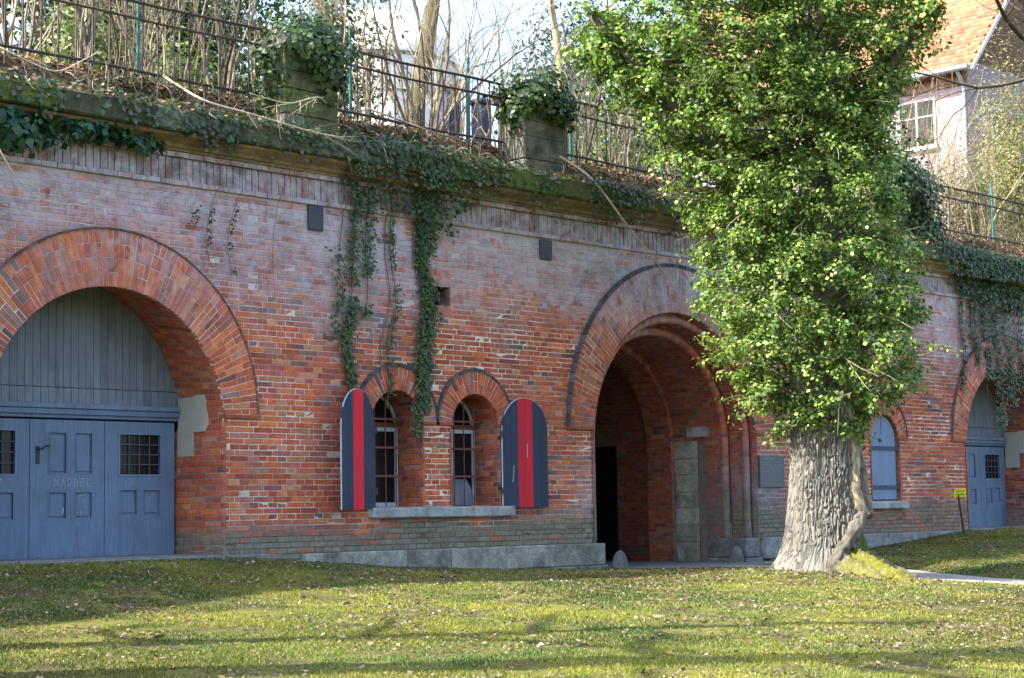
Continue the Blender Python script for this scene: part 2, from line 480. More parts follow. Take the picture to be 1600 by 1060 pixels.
# face bricks
FB = Bricks(); FBmeta = []
nrow = int(FRZ/COURSE)
k0 = -int(IMP/COURSE)
for k in range(k0, 60):
    z0 = IMP+k*COURSE; z1 = z0+COURSE
    if z1 > FRZ+.01: break
    if z0 < -.05: continue
    zc = (z0+z1)/2
    typ = (k+500) % 4
    for (a, b) in solid(zc, .12):
        # bonding pattern is laid on a common grid so joints line up over the openings
        if typ in (1, 3): step = STR; off = 0 if typ == 1 else STR/2
        else: step = STR/2; off = STR/4
        x = math.floor((a-off)/step)*step+off
        x += 0.0
        i = 0
        while x < b-.02:
            st = step
            # mixed bond: some stretchers in header rows and headers in stretcher rows
            if typ in (0, 2) and rs.rand() < .16: st = STR
            xa = max(x, a); xb = min(x+st, b)
            full = (xa == x and xb == x+st)
            if xb-xa > .05:
                l = xa+JT/2; r = xb-JT/2; bt = z0+JT/2; tp = z1-JT/2
                FB.add([(l, 0, bt), (r, 0, bt), (r, 0, tp), (l, 0, tp)], (0, -1, 0), .05, brick_col((l+r)/2, zc))
                FBmeta.append((full, st > .3, (l+r)/2, zc, r-l))
            x += st
# the 300 that show largest become objects of their own
C, Nn, D, K = FB.arrays()
cen = C.mean(1); rel = cen-CAM; dep = rel @ cF
px = (rel @ cR)/dep*FPX+800; py = 530-(rel @ cU)/dep*FPX
fullm = np.array([mm[0] for mm in FBmeta]); strm = np.array([mm[1] for mm in FBmeta]); ln = np.array([mm[4] for mm in FBmeta])
vis = (px > 8) & (px < 1180) & (py > 5) & (py < 880) & fullm & strm & (cen[:, 2] > .62)
hid = ((px > 520) & (px < 590) & (py > 330)) | ((px > 640) & (px < 680) & (py < 700)) | ((px > 785) & (px < 858) & (py > 618) & (py < 795))
score = np.where(vis & ~hid, ln/dep**2, -1)
sel = np.argsort(-score)[:300]
rest = np.setdiff1d(np.arange(len(C)), sel)
tag(wpart(FB.mesh('brickwork', rest), 'brickwork', M_BRICK), kind='stuff')
# shared brick meshes: 40 colours drawn from the selected ones
pk = K[sel]; pick = pk[rs.permutation(len(pk))[:48]]
bm_meshes = []
for c in pick:
    b = Bricks(); L2 = (STR-JT)/2; h2 = (COURSE-JT)/2
    b.add([(-L2, 0, -h2), (L2, 0, -h2), (L2, 0, h2), (-L2, 0, h2)], (0, -1, 0), .05, c)
    me = b.mesh('brick', jit=.003, proud=0); me.materials.append(M_BRICK); bm_meshes.append(me)
for i in sel:
    j = int(np.argmin(((pick-K[i])**2).sum(1)+rs.uniform(0, .002, len(pick))))
    o = link('brick', bm_meshes[j], None, wall); p = cen[i]-WORG
    o.location = (p[0], p[1]+rs.uniform(-.004, .002), p[2])

# ------------------------------------------------------------------ arch rings
def ring_pts(xc, Re, ri, zc, t):
    """t in 0..1 from right impost over the crown to the left one: (extrados, intrados)"""
    a = PI*t
    e = np.array([xc+Re*math.cos(a), IMP+Re*math.sin(a)])
    s0 = math.asin((IMP-zc)/ri); b = s0+(PI-2*s0)*t
    i = np.array([xc+ri*math.cos(b), zc+ri*math.sin(b)])
    return e, i
VOUS = []    # (ring object, corners, colour)
def arch_ring(xc, Re, ri, zc, name, yf=-.045, width=.098, pats=None, washk=1.0, hood=.058):
    n = int(PI*(Re+ri)/2/width)
    body = MB()
    ts = np.linspace(0, 1, n+1)
    V = []; 
    for t in ts:
        e, i = ring_pts(xc, Re, ri, zc, t)
        V += [(e[0], yf+.008, e[1]), (i[0], yf+.008, i[1]), (e[0], .02, e[1]), (i[0], .02, i[1])]
    F = []
    for q in range(n):
        a = q*4; b = a+4
        F += [(a, b, b+1, a+1), (a+2, a, b, b+2)[::-1], (a+1, b+1, b+3, a+3)]
    F += [(0, 1, 3, 2), (n*4, n*4+2, n*4+3, n*4+1)]
    Va = np.array(V)
    body.add(Va, [F], mortar_col(Va[:, 0], Va[:, 2])*(.92))
    ring = wpart(body, name, M_MORTAR)
    for q in range(n):
        t0 = (q+.055)/n; t1 = (q+.945)/n
        e0, i0 = ring_pts(xc, Re, ri, zc, t0); e1, i1 = ring_pts(xc, Re, ri, zc, t1)
        pat = pats[q % len(pats)] if pats else (1,)
        s = 0
        tot = sum(pat)
        for f in pat:
            u0 = s/tot+(.007 if s else 0); u1 = (s+f)/tot-.007; s += f
            if s == tot: u1 = 1.0
            P = [i0+(e0-i0)*u0, i1+(e1-i1)*u0, i1+(e1-i1)*u1, i0+(e0-i0)*u1]
            mx = sum(p[0] for p in P)/4; mz = sum(p[1] for p in P)/4
            c = brick_col(mx, mz-.55*washk)
            VOUS.append((ring, [(p[0], yf, p[1]) for p in P], c))
    # dark edging course round the back of the ring
    if hood:
        hb = MB(); m2 = int(n*.55)
        for q in range(m2):
            t0 = (q+.04)/m2; t1 = (q+.96)/m2
            pts = []
            for (t, dr) in ((t0, -.012), (t1, -.012), (t1, hood*(1 if t1 > .42 else .5)), (t0, hood*(1 if t1 > .42 else .5))):
                a = PI*t; pts.append((xc+(Re+dr)*math.cos(a), IMP+(Re+dr)*math.sin(a)))
            sh = rs.uniform(.75, 1.3)
            hb.prism(pts, yf-.022, .05, np.array((.10, .10, .12))*sh if hood > .04 else np.array((.17, .12, .115))*sh)
        wpart(hb, 'hood_course', M_STONE, ring)
    # impost lip under the springers
    lip = MB()
    for sx in (-1, 1):
        a = xc+sx*(Re+.05); b = xc+sx*(math.sqrt(max(0, ri*ri-(IMP-zc)**2))-.015)
        lip.box(min(a, b), max(a, b), yf-.01, .1, IMP-.055, IMP-.002, (.30, .085, .05))
    wpart(lip, 'impost_brick', M_BRICK, ring)
    return ring
P3 = [(2, 1, 1), (1, 2, 1), (1, 1, 2), (2, 2), (1, 2, 1), (2, 1, 1)]
P4 = [(2, 2, 1), (1, 2, 2), (2, 1, 2), (1, 2, 1, 1)]
rings = [arch_ring(g, GR_EXT, GR_IN, GZ, 'arch_ring', pats=P3, washk=1.4, hood=.018) for g in GATES]
rings.append(arch_ring(ENT, ER_EXT, ER_IN, EZ, 'arch_ring', pats=P4, washk=.1))
for c in WINS: rings.append(arch_ring(c, WR_EXT, WR_IN, WZ, 'arch_ring', yf=-.03, width=.088, pats=[(1,), (1.2, 1), (1,), (1, 1.2)], washk=.6, hood=.045))
vc = np.array([np.mean(v[1], 0) for v in VOUS]); rel = vc-CAM; dep = rel @ cF
vpx = (rel @ cR)/dep*FPX+800; vpy = 530-(rel @ cU)/dep*FPX
ar = np.array([np.linalg.norm(np.cross(np.subtract(v[1][2], v[1][0]), np.subtract(v[1][3], v[1][1])))/2 for v in VOUS])
sc = np.where((vpx > 3) & (vpx < 1130), ar/dep**2, -1)
vs_ = set(np.argsort(-sc)[:300].tolist())
for rg in rings:
    b = Bricks()
    for i, (r, Cc, c) in enumerate(VOUS):
        if r is not rg: continue
        if i in vs_:
            bb = Bricks(); ctr = np.mean(Cc, 0); bb.add([tuple(np.subtract(p, ctr)) for p in Cc], (0, -1, 0), .06, c)
            me = bb.mesh('voussoir', jit=.003, proud=.004); link('voussoir', me, M_BRICK, rg, tuple(ctr))
        else: b.add(Cc, (0, -1, 0), .06, c)
    if b.C: tag(link('voussoirs', b.mesh('voussoirs', jit=.003, proud=.004), M_BRICK, rg), kind='stuff')

# ------------------------------------------------------------------ reveals (jambs and vault soffits in brick)
def jamb_profile(xc, jh, r, zc, zb):
    """arc-length sampled profile: list of (x,z,nx,nz) going up the right jamb, over, and down the left one"""
    P = []
    n = int((zc-zb)/COURSE)
    for k in range(n+1): P.append((xc+jh, zb+(zc-zb)*k/n, -1, 0))
    m_ = int(PI*r/COURSE)
    for k in range(1, m_):
        a = PI*k/m_; P.append((xc+r*math.cos(a), zc+r*math.sin(a), -math.cos(a), -math.sin(a)))
    for k in range(n+1): P.append((xc-jh, zc-(zc-zb)*k/n, 1, 0))
    return P
def reveal(name, prof_f, prof_b, y0, y1, parent=None, zmin=None, dark=1.0, skip=None, wash=False):
    b = Bricks(); mb = MB()
    n = len(prof_f)
    L = y1-y0; V = []; F = []
    for k in range(n):
        f = prof_f[k]; g = prof_b[k]
        V += [(f[0]-f[2]*.008, y0, f[1]-f[3]*.008), (g[0]-g[2]*.008, y1, g[1]-g[3]*.008)]
    F = [(2*k, 2*k+1, 2*k+3, 2*k+2) for k in range(n-1)]
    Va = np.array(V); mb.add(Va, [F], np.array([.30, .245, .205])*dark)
    rv = wpart(mb, name, M_MORTAR, parent)
    for k in range(n-1):
        off = (0, STR/2, STR/4, STR*.75)[k % 4]; st = STR if k % 2 else STR/2
        y = y0-off
        while y < y1-.02:
            a = max(y, y0); c = min(y+st, y1); y += st
            if c-a < .04: continue
            a += JT/2; c -= JT/2
            def pt(kk, s, yy):
                u = (yy-y0)/L; A = np.array(prof_f[kk][:2])*(1-u)+np.array(prof_b[kk][:2])*u
                B = np.array(prof_f[kk+1][:2])*(1-u)+np.array(prof_b[kk+1][:2])*u
                q = A+(B-A)*s; return (q[0], yy, q[1])
            Cc = [pt(k, .07, a), pt(k, .07, c), pt(k, .93, c), pt(k, .93, a)]
            if skip and skip(np.mean(Cc, 0)): continue
            nn = (prof_f[k][2]+prof_f[k+1][2], 0, prof_f[k][3]+prof_f[k+1][3]); nn = np.array(nn)/np.linalg.norm(nn)
            ctr = np.mean(Cc, 0)
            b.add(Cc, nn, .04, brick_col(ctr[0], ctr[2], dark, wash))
    tag(link('reveal_brickwork', b.mesh('reveal_brickwork'), M_BRICK, rv), kind='stuff')
    return rv
for g in GATES:
    pf = jamb_profile(g, GJ, GR_IN, GZ, .30)
    nb = len(pf); pb = []
    for (x, z, nx, nz) in pf:
        if z <= GZ+1e-6: pb.append((g+(x-g)*(2.02/GJ), z, nx, nz))
        else: pb.append((g+(x-g)*(2.10/GR_IN), GZ+(z-GZ)*(2.32/GR_IN), nx, nz))
    reveal('gate_reveal', pf, pb, -.03, GDEP+.1, wash=True)
    # bare plaster patch on the jamb
    pl = MB()
    xx = g+2.03
    for (ya, yb, za, zb2) in ((.74, 1.14, 2.08, 3.02), (.42, .74, 2.46, 3.04)):
        for sgn in (1,):
            pl.box(xx-.018, xx+.05, ya, yb-.002, za, zb2, (.42, .42, .36), .006)
    wpart(pl, 'plaster_patch', M_PLAST)
for c in WINS:
    pf = jamb_profile(c, WR_IN, WR_IN, WZ, SILL-.05)
    reveal('window_reveal', pf, pf, -.02, .75, dark=.95)

# ---- gates
BLUE = np.array([.128, .18, .275])
def leaf_panels(mb_parent, x0, z0, w_, h_, y, holes_, winhole, handle, col):
    """framed door leaf, holes are recessed panels; winhole gets bars"""
    us = sorted(set([0, w_]+[h for hh in holes_+([winhole] if winhole else []) for h in hh[:2]]))
    vs2 = sorted(set([0, h_]+[h for hh in holes_+([winhole] if winhole else []) for h in hh[2:]]))
    allh = holes_+([winhole] if winhole else [])
    mb = MB()
    for i in range(len(us)-1):
        for j in range(len(vs2)-1):
            um = (us[i]+us[i+1])/2; vm = (vs2[j]+vs2[j+1])/2
            if any(h[0] < um < h[1] and h[2] < vm < h[3] for h in allh): continue
            mb.box(x0+us[i], x0+us[i+1], y, y+.055, z0+vs2[j], z0+vs2[j+1], col)
    lf = wpart(mb, 'gate_leaf', M_WOOD)
    for h in holes_:
        p = MB(); b = .02
        p.box(x0+h[0]-.005, x0+h[1]+.005, y+.038, y+.05, z0+h[2]-.005, z0+h[3]+.005, col*.93)
        p.box(x0+h[0]+.04, x0+h[1]-.04, y+.022, y+.0385, z0+h[2]+.04, z0+h[3]-.04, col, 0, .012)
        # beading
        for (a, b2, c, d) in ((h[0], h[1], h[3]-.016, h[3]), (h[0], h[1], h[2], h[2]+.016), (h[0], h[0]+.016, h[2]+.016, h[3]-.016), (h[1]-.016, h[1], h[2]+.016, h[3]-.016)):
            p.box(x0+a, x0+b2, y-.006, y+.037, z0+c, z0+d, col*1.03)
        link('panel', p.mesh('panel'), M_WOOD, lf)
    if winhole:
        h = winhole; g = MB()
        fr = MB()
        for (a, b2, c, d) in ((h[0]-.03, h[1]+.03, h[3], h[3]+.03), (h[0]-.03, h[1]+.03, h[2]-.03, h[2]), (h[0]-.03, h[0], h[2], h[3]), (h[1], h[1]+.03, h[2], h[3])):
            fr.box(x0+a, x0+b2, y-.012, y+.01, z0+c, z0+d, col*1.12)
        link('window_frame', fr.mesh('window_frame'), M_WOOD, lf)
        for k in range(1, 4):
            u = x0+h[0]+(h[1]-h[0])*k/4.; q = MB(); q.tube([(u, y+.022, z0+h[2]), (u, y+.022, z0+h[3])], .009, (.09, .10, .12), 6); link('grille_bar', q.mesh('grille_bar'), M_IRON, lf)
            v = z0+h[2]+(h[3]-h[2])*k/4.; q = MB(); q.tube([(x0+h[0], y+.012, v), (x0+h[1], y+.012, v)], .009, (.09, .10, .12), 6); link('grille_bar', q.mesh('grille_bar'), M_IRON, lf)
        q = MB(); q.box(x0+h[0]-.01, x0+h[1]+.01, y+.046, y+.052, z0+h[2]-.01, z0+h[3]+.01); link('pane', q.mesh('pane'), M_GLASS, lf)
    if handle:
        q = MB(); hx = x0+.13; hz = z0+1.62
        q.box(hx-.035, hx+.03, y-.012, y-.001, hz-.22, hz+.05, (.035, .035, .05))
        q.tube([(hx, y-.01, hz), (hx, y-.055, hz), (hx+.05, y-.06, hz+.005), (hx+.10, y-.06, hz+.05), (hx+.17, y-.06, hz+.055)], .013, (.03, .03, .04), 6)
        link('handle', q.mesh('handle'), M_IRON, lf)
    return lf
def strokes(lines, x0, z0, y, w_=.008, mat=None, parent=None, name='chalk_lettering', sx=1, sz=1):
    mb = MB()
    for ln_ in lines:
        P = np.array([(x0+a*sx, y, z0+b*sz) for a, b in ln_], float)
        for a, b in zip(P[:-1], P[1:]):
            d = b-a; L = np.linalg.norm(d)
            if L < 1e-6: continue
            d /= L; nv = np.array([-d[2], 0, d[0]])*w_/2
            e = d*w_*.3
            q = [a-e-nv, b+e-nv, b+e+nv, a-e+nv]
            mb.add(np.array(q+[p-np.array([0, .0015, 0]) for p in q]), [[(7, 6, 5, 4), (0, 4, 5, 1), (1, 5, 6, 2), (2, 6, 7, 3), (3, 7, 4, 0)]])
    return link(name, mb.mesh(name), mat, parent)
GLY = {'N': [[(0, 0), (.05, 1), (.5, .05), (.55, 1)]], 'A': [[(0, 0), (.3, 1), (.58, 0)], [(.12, .4), (.5, .42)]],
       'D': [[(.05, 0), (0, 1), (.4, .85), (.5, .45), (.3, .05), (.05, 0)]], 'E': [[(.5, 1), (.03, .95), (0, 0), (.5, .03)], [(0, .5), (.4, .5)]],
       'L': [[(.05, 1), (0, .02), (.55, 0)]], '1': [[(.1, .8), (.25, 1), (.22, 0)]]}
for gi, g in enumerate(GATES):
    zb = .55; y = GDEP
    H = 2.07
    mid = [(.31, .64, 1.25, 1.89), (.77, 1.09, 1.25, 1.89), (.31, .64, .57, .99), (.77, 1.09, .57, .99)]
    sid = [(.27, .60, .61, 1.02), (.70, 1.03, .61, 1.02)]
    win = (.27, 1.02, 1.25, 1.87)
    lwin = (.30, 1.05, 1.25, 1.89); lsid = [(.30, 1.05, .57, .99)]
    L0 = leaf_panels(wall, g-1.955, zb, 1.295, H, y, lsid, lwin, False, BLUE*.97)
    L1 = leaf_panels(wall, g-.648, zb, 1.295, H, y, mid, None, True, BLUE)
    L2 = leaf_panels(wall, g+.66, zb, 1.295, H, y, sid, win, False, BLUE*.98)
    if gi == 0:
        xx = g-.648+.42
        for i, ch in enumerate('NADDEL'):
            strokes(GLY[ch], xx+i*.115, zb+1.07+random.uniform(-.008, .008), y-.002, .010, M_CHALK, L1, sx=.13, sz=.115)
        strokes(GLY['A'], g-1.955+.78, zb+1.06, y-.002, .010, M_CHALK, L0, sx=.16, sz=.13)
        strokes(GLY['1'], g+.66+.36, zb+1.06, y-.002, .008, M_CHALK, L2, sx=.12, sz=.10)
        strokes(GLY['1'], g+.66+.46, zb+1.06, y-.002, .008, M_CHALK, L2, sx=.12, sz=.10)
        strokes([[(0, 0), (.05, .2), (.5, .3), (.75, .32)], [(.25, -.8), (.2, -.55)], [(.2, -.95), (.85, -1.0), (.9, -.8)], [(.5, .05), (.4, -.1)]], g-.648+.85, zb+.86, y+.018, .012, M_CHALK, L1, 'chalk_scribble', .22, .30)
        strokes([[(0, 0), (.01, .08)]], g-.648+.575, zb+.66, y+.018, .022, M_CHALK, L1, 'chalk_scribble')
    # transom: moulded beam above the leaves
    tb = MB()
    for (ya, za, zb3, cc) in ((-.10, 2.79, 2.87, 1.05), (-.07, 2.70, 2.788, .95), (-.04, 2.645, 2.698, .85)):
        tb.box(g-2.02, g+2.0, y+ya, y+.06, za, zb3, BLUE*cc, 0, .008)
    wpart(tb, 'gate_transom', M_WOOD)
    # lunette of upright boards
    lun = MB(); lun.prism([(g+2.06*math.cos(a)*1.0, 2.47+2.30*math.sin(a)) for a in np.linspace(.14, PI-.14, 40)], y+.07, y+.09, BLUE*.35)
    lo = wpart(lun, 'gate_lunette', M_WOOD)
    nb = 31; bw = 4.1/nb
    for k in range(nb):
        a = g-2.05+k*bw; 
        u = lambda x: 2.47+2.30*math.sqrt(max(0, 1-((x-g)/2.085)**2))
        x0 = a+.004; x1 = a+bw-.004
        z0 = 3.12
        h0 = max(z0+.02, u(x0)); h1 = max(z0+.02, u(x1))
        cc = np.array([.165, .195, .235])*rs.uniform(.86, 1.05)
        q = MB(); q.prism([(x0, z0), (x1, z0), (x1, h1), (x0, h0)], y+.03, y+.06, cc); link('board', q.mesh('board'), M_WOOD, lo)
        q = MB(); q.prism([(x0, 2.872), (x1, 2.872), (x1, z0-.012), (x0, z0-.012)], y+.018, y+.06, cc*1.03); link('board', q.mesh('board'), M_WOOD, lo)
    # dark slab behind so nothing shows through the gaps
    bk = MB(); bk.box(g-2.3, g+2.3, y+.2, y+.25, .2, 5.0); wpart(bk, 'gate_backing', M_DARK)

# ---- windows
for wi, c in enumerate(WINS):
    y = .60
    fr = MB(); G = np.array([.45, .50, .56])
    fr.box(c-.58, c-.52, y, y+.06, SILL, 2.62, G); fr.box(c+.52, c+.58, y, y+.06, SILL, 2.62, G)
    fr.box(c-.52, c+.52, y, y+.06, SILL, SILL+.07, G); fr.box(c-.52, c+.52, y, y+.06, 2.55, 2.62, G)
    fr.box(c-.03, c+.03, y+.002, y+.058, SILL+.07, 2.55, G*.95)
    arc = [(c+.55*math.cos(a), y+.03, 2.64+.55*math.sin(a)) for a in np.linspace(0, PI, 24)]
    wo_ = wpart(fr, 'window', M_WOOD)
    fb = MB(); fb.tube(arc, .03, G*.85, 6); fb.box(c-.58, c+.58, y-.02, y+.05, 2.622, 2.70, (.16, .07, .05))
    link('fanlight_frame', fb.mesh('fanlight_frame'), M_WOOD, wo_)
    for sx in (-.28, .28):
        q = MB(); q.box(c+sx-.24, c+sx+.24, y+.03, y+.036, SILL+.07, 2.55); link('pane', q.mesh('pane'), M_GLASS, wo_)
    q = MB(); q.prism([(c+.56*math.cos(a), 2.66+.54*math.sin(a)) for a in np.linspace(.06, PI-.06, 24)], y+.045, y+.05); link('pane', q.mesh('pane'), M_GLASS, wo_)
    if wi < 2:
        RU = (.17, .055, .045)
        for dx in (-.375, -.125, .125, .375):
            q = MB(); zt = 2.62+math.sqrt(.36-dx*dx); q.tube([(c+dx, .42, SILL), (c+dx, .42, zt)], .012, RU, 6); link('window_bar', q.mesh('window_bar'), M_IRON, wo_)
        for z in (1.77, 2.26, 2.75):
            q = MB(); q.box(c-.60, c+.61, .40, .44, z-.018, z+.018, RU); link('window_bar', q.mesh('window_bar'), M_IRON, wo_)
bd = MB(); bd.prism([(7.02, 1.26), (8.12, 1.26), (8.05, 1.40), (7.93, 1.62), (7.85, 1.72), (7.02, 1.74)], .50, .53, (.17, .20, .25))
tag(wpart(bd, 'window_board', M_WOOD), 'grey board standing in the window')

# sills
def sill(xs, zt):
    for a, b in zip(xs[:-1], xs[1:]):
        q = MB(); V = np.array([(x, y, z) for z in (zt-.20, zt) for y in (-.14, .34) for x in (a+.003, b-.003)], float)
        V[[4, 5], 2] -= .025
        V += rs.uniform(-.006, .006, V.shape)
        q.bevbox(V, .022, (.34, .375, .375)); wpart(q, 'window_sill', M_CONC)
sill([5.03, 5.90, 7.76, 8.47], 1.25)
sill([18.35, 20.05, 21.0, 21.75], 1.25)

# shutters
def shutter(c, hinge_x, ang, sgn, striped):
    """arched shutter leaf; local x runs from hinge (0) outwards"""
    W_ = 1.14; z0 = 1.20; zs = 2.60; r = W_/2
    def outline(x0, x1, grow=0):
        P = [(x0, z0)]
        P.append((x1, z0))
        f = lambda x: zs+math.sqrt(max(0, (r+grow)**2-(x-r)**2))*1.02
        for x in np.linspace(x1, x0, 14): P.append((x, f(x)))
        return P
    root = empty('shutter', (hinge_x-WORG[0], -.055, 0)); root.parent = wall; root.rotation_euler[2] = ang
    root.scale[0] = sgn
    NAV = (.020, .032, .070); RED = (.56, .010, .03)
    if striped:
        for (a, b, cc) in ((0.0, .192, NAV), (.195, .385, NAV), (.387, .570, RED), (.573, .755, RED), (.757, .948, NAV), (.951, W_, NAV)):
            cc = np.array(cc)*rs.uniform(.85, 1.2)
            q = MB(); q.prism(outline(a, b), -.022, .012, cc); link('shutter_board', q.mesh('shutter_board'), M_PAINT, root)
        q = MB()
        P = outline(0, W_)
        q.tube([(p[0], .0, p[1]) for p in P[1:]+[P[0]]], .016, (.40, .45, .50), 5)
        link('shutter_edge', q.mesh('shutter_edge'), M_PAINT, root)
        for z_ in (1.50, 2.52):
            q = MB(); q.box(-.06, .10, -.034, -.023, z_-.03, z_+.03, (.04, .04, .05)); q.tube([(-.05, -.03, z_-.06), (-.05, -.03, z_+.06)], .02, (.04, .04, .05), 7); link('hinge', q.mesh('hinge'), M_IRON, root)
        if sgn > 0: strokes([[(.27, 1.95), (.255, 1.80), (.235, 1.66)], [(.62, 2.35), (.615, 2.1)]], 0, 0, -.0225, .012, simple('scratch', (.45, .45, .45), .8), root, 'scratch')
    return root
shutter(WINS[0], WINS[0]-.58, R_(21), -1, True)
shutter(WINS[1], WINS[1]+.62, R_(-2), 1, True)
# hinge hooks on the open shutters
q = MB()
for (x, z) in ((8.20, 1.55), (8.20, 2.45)):
    q.box(x-.02, x+.10, -.06, .02, z-.03, z+.03, (.05, .05, .06))
wpart(q, 'shutter_hinge', M_IRON)
# closed blue shutters
for c in WINS[2:]:
    c2 = c-.05 if c > 20 else c
    W_ = 1.16; P = [(c2-.58, 1.27), (c2+.58, 1.27)]+[(c2+.58*math.cos(a), 2.62+.58*math.sin(a)) for a in np.linspace(0, PI, 22)]
    q = MB(); q.prism(P, .06, .10, BLUE*1.25); sh = wpart(q, 'closed_shutter', M_PAINT)
    for z in (2.45, 1.55):
        h = MB(); h.box(c2-.52, c2+.66, .035, .058, z-.045, z+.045, (.05, .07, .11)); h.tube([(c2+.66, .03, z-.08), (c2+.66, .03, z+.08)], .03, (.05, .06, .09), 8)
        link('strap_hinge', h.mesh('strap_hinge'), M_IRON, sh)
    h = MB(); h.box(c2-.006, c2+.004, .052, .0595, 2.75, 3.18, BLUE*.35); link('seam', h.mesh('seam'), M_PAINT, sh)

# small loophole and iron plates
lh = MB(); lh.box(6.45, 7.02, .30, .34, 4.7, 5.15); wpart(lh, 'loophole_back', M_DARK)
b = Bricks()
for k in range(6):
    x0 = 6.45+k*.095; b.add([(x0+.005, -.004, 5.115), (x0+.09, -.004, 5.115), (x0+.09, -.004, 5.39), (x0+.005, -.004, 5.39)], (0, -1, 0), .06, brick_col(x0, 4.0))
for k in range(4):
    x0 = 6.45+k*.145; b.add([(x0+.005, -.004, 4.56), (x0+.138, -.004, 4.56), (x0+.138, -.004, 4.745), (x0+.005, -.004, 4.745)], (0, -1, 0), .06, PAL[0]*1.05)
lb = wpart(b.mesh('loophole_surround', jit=.002), 'loophole_surround', M_BRICK)
q = MB()
for (a, c_) in ((6.45, 0), (7.02, 1)):
    q.box(a-.03 if not c_ else a-.005, a+.005 if not c_ else a+.03, .005, .3, 4.75, 5.11, (.22, .08, .055))
q.box(6.42, 7.05, .005, .3, 4.72, 4.752, (.22, .10, .07)); q.box(6.42, 7.05, .005, .3, 5.108, 5.14, (.20, .08, .055))
wpart(q, 'loophole_reveal', M_BRICK)
for (x0, x1, z0, z1) in ((3.76, 4.07, 5.78, 6.19), (9.34, 9.66, 5.80, 6.17)):
    q = MB(); q.box(x0, x1, -.06, -.005, z0, z1, (.055, .06, .085), .004, .01); wpart(q, 'iron_plate', M_IRON)

# ------------------------------------------------------------------ tunnel entrance
def prof(r, zb=0.0, zc=EZ): return jamb_profile(ENT, r, r, zc, zb)
def annulus(y, r0, r1, name):
    """stepped brick face looking out, between two arch profiles"""
    b = Bricks()
    p0 = prof(r0); p1 = prof(r1); n0 = len(p0); n1 = len(p1)
    n = n0
    for k in range(n-1):
        def g(P, s):
            f = (k+s)/(n-1)*(len(P)-1); i = min(int(f), len(P)-2); t = f-i
            return np.array(P[i][:2])*(1-t)+np.array(P[i+1][:2])*t
        a0, a1, c1, c0 = g(p0, .06), g(p0, .94), g(p1, .94), g(p1, .06)
        Cc = [(a0[0], y, a0[1]), (a1[0], y, a1[1]), (c1[0], y, c1[1]), (c0[0], y, c0[1])]
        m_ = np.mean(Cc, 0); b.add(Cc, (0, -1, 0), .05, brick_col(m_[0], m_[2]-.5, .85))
    o = wpart(b.mesh(name), name, M_BRICK)
    V = []; nn = 120
    for k in range(nn+1):
        for P in (p0, p1):
            f = k/nn*(len(P)-1); i = min(int(f), len(P)-2); t = f-i; V.append((P[i][0]*(1-t)+P[i+1][0]*t, y+.012, P[i][1]*(1-t)+P[i+1][1]*t))
    q = MB(); q.add(np.array(V), [[(2*k, 2*k+1, 2*k+3, 2*k+2) for k in range(nn)]], (.22, .18, .15)); link('mortar_bed', q.mesh('mortar_bed'), M_MORTAR, o)
    return tag(o, kind='stuff')
reveal('entrance_reveal', prof(2.60), prof(2.60), -.03, .16, dark=.9, wash=True)  # brick colour drops with depth from here, painting in the recess shade
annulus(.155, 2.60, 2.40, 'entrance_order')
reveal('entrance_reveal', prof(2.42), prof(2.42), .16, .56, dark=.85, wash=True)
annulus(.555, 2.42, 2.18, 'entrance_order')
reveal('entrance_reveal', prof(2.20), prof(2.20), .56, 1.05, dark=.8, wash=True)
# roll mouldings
for (r, y, rad, cs) in ((2.47, .17, .085, (.25, .085, .06)), (2.27, .57, .095, (.20, .085, .07))):
    P = [(ENT+r, y, z) for z in np.arange(.5, EZ, .045)]+[(ENT+r*math.cos(a), y, EZ+r*math.sin(a)) for a in np.linspace(0, PI, int(PI*r/.045))]+[(ENT-r, y, z) for z in np.arange(EZ, .5, -.045)]
    cols = []
    for i, p in enumerate(P):
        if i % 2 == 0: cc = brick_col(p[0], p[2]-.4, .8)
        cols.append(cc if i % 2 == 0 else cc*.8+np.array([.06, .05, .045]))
    rad_ = [rad*(1.0 if i % 2 == 0 else .955) for i in range(len(P))]
    q = MB(); q.tube(P, rad_, np.array(cols), 12); wpart(q, 'roll_moulding', M_BRICK, smooth=True)
# slot, stone door jamb and lintel, brick pilaster, deep passage
SLOT = MB()
for sx in (-1, 1):
    x = ENT+sx*2.2
    SLOT.box(min(x, x+sx*.3), max(x, x+sx*.3), 1.22, 1.225, 0, 2.62, (.10, .09, .08))
    SLOT.box(min(x+sx*.3, x+sx*.32), max(x+sx*.3, x+sx*.32), 1.04, 1.225, 0, 2.62, (.08, .07, .06))
wpart(SLOT, 'door_slot', M_STONE)
jb = [0, .42, .80, 1.16, 1.48, 1.86, 2.20, 2.58]
for sx in (-1, 1):
    for a, b2 in zip(jb[:-1], jb[1:]):
        q = MB(); x = ENT+sx*2.20; x2 = x+sx*.3
        cc = np.array([.55, .54, .45])*rs.uniform(.8, 1.1)*(.7 if a < .8 else 1)
        q.box(min(x, x2), max(x, x2), 1.23, 1.86, a+.005, b2-.005, cc, .004, .012); wpart(q, 'jamb_stone', M_STONE)
    q = MB(); x = ENT+sx*2.17; x2 = x+sx*.3; q.box(min(x, x2), max(x, x2), .88, 1.50, 2.66, 2.88, (.46, .47, .47), .006, .015); wpart(q, 'lintel_stone', M_STONE)
pD = prof(2.21, 0.0)
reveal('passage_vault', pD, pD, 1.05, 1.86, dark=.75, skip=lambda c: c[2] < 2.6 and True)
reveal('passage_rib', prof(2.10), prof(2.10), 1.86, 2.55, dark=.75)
annulus(1.862, 2.22, 2.10, 'rib_face')
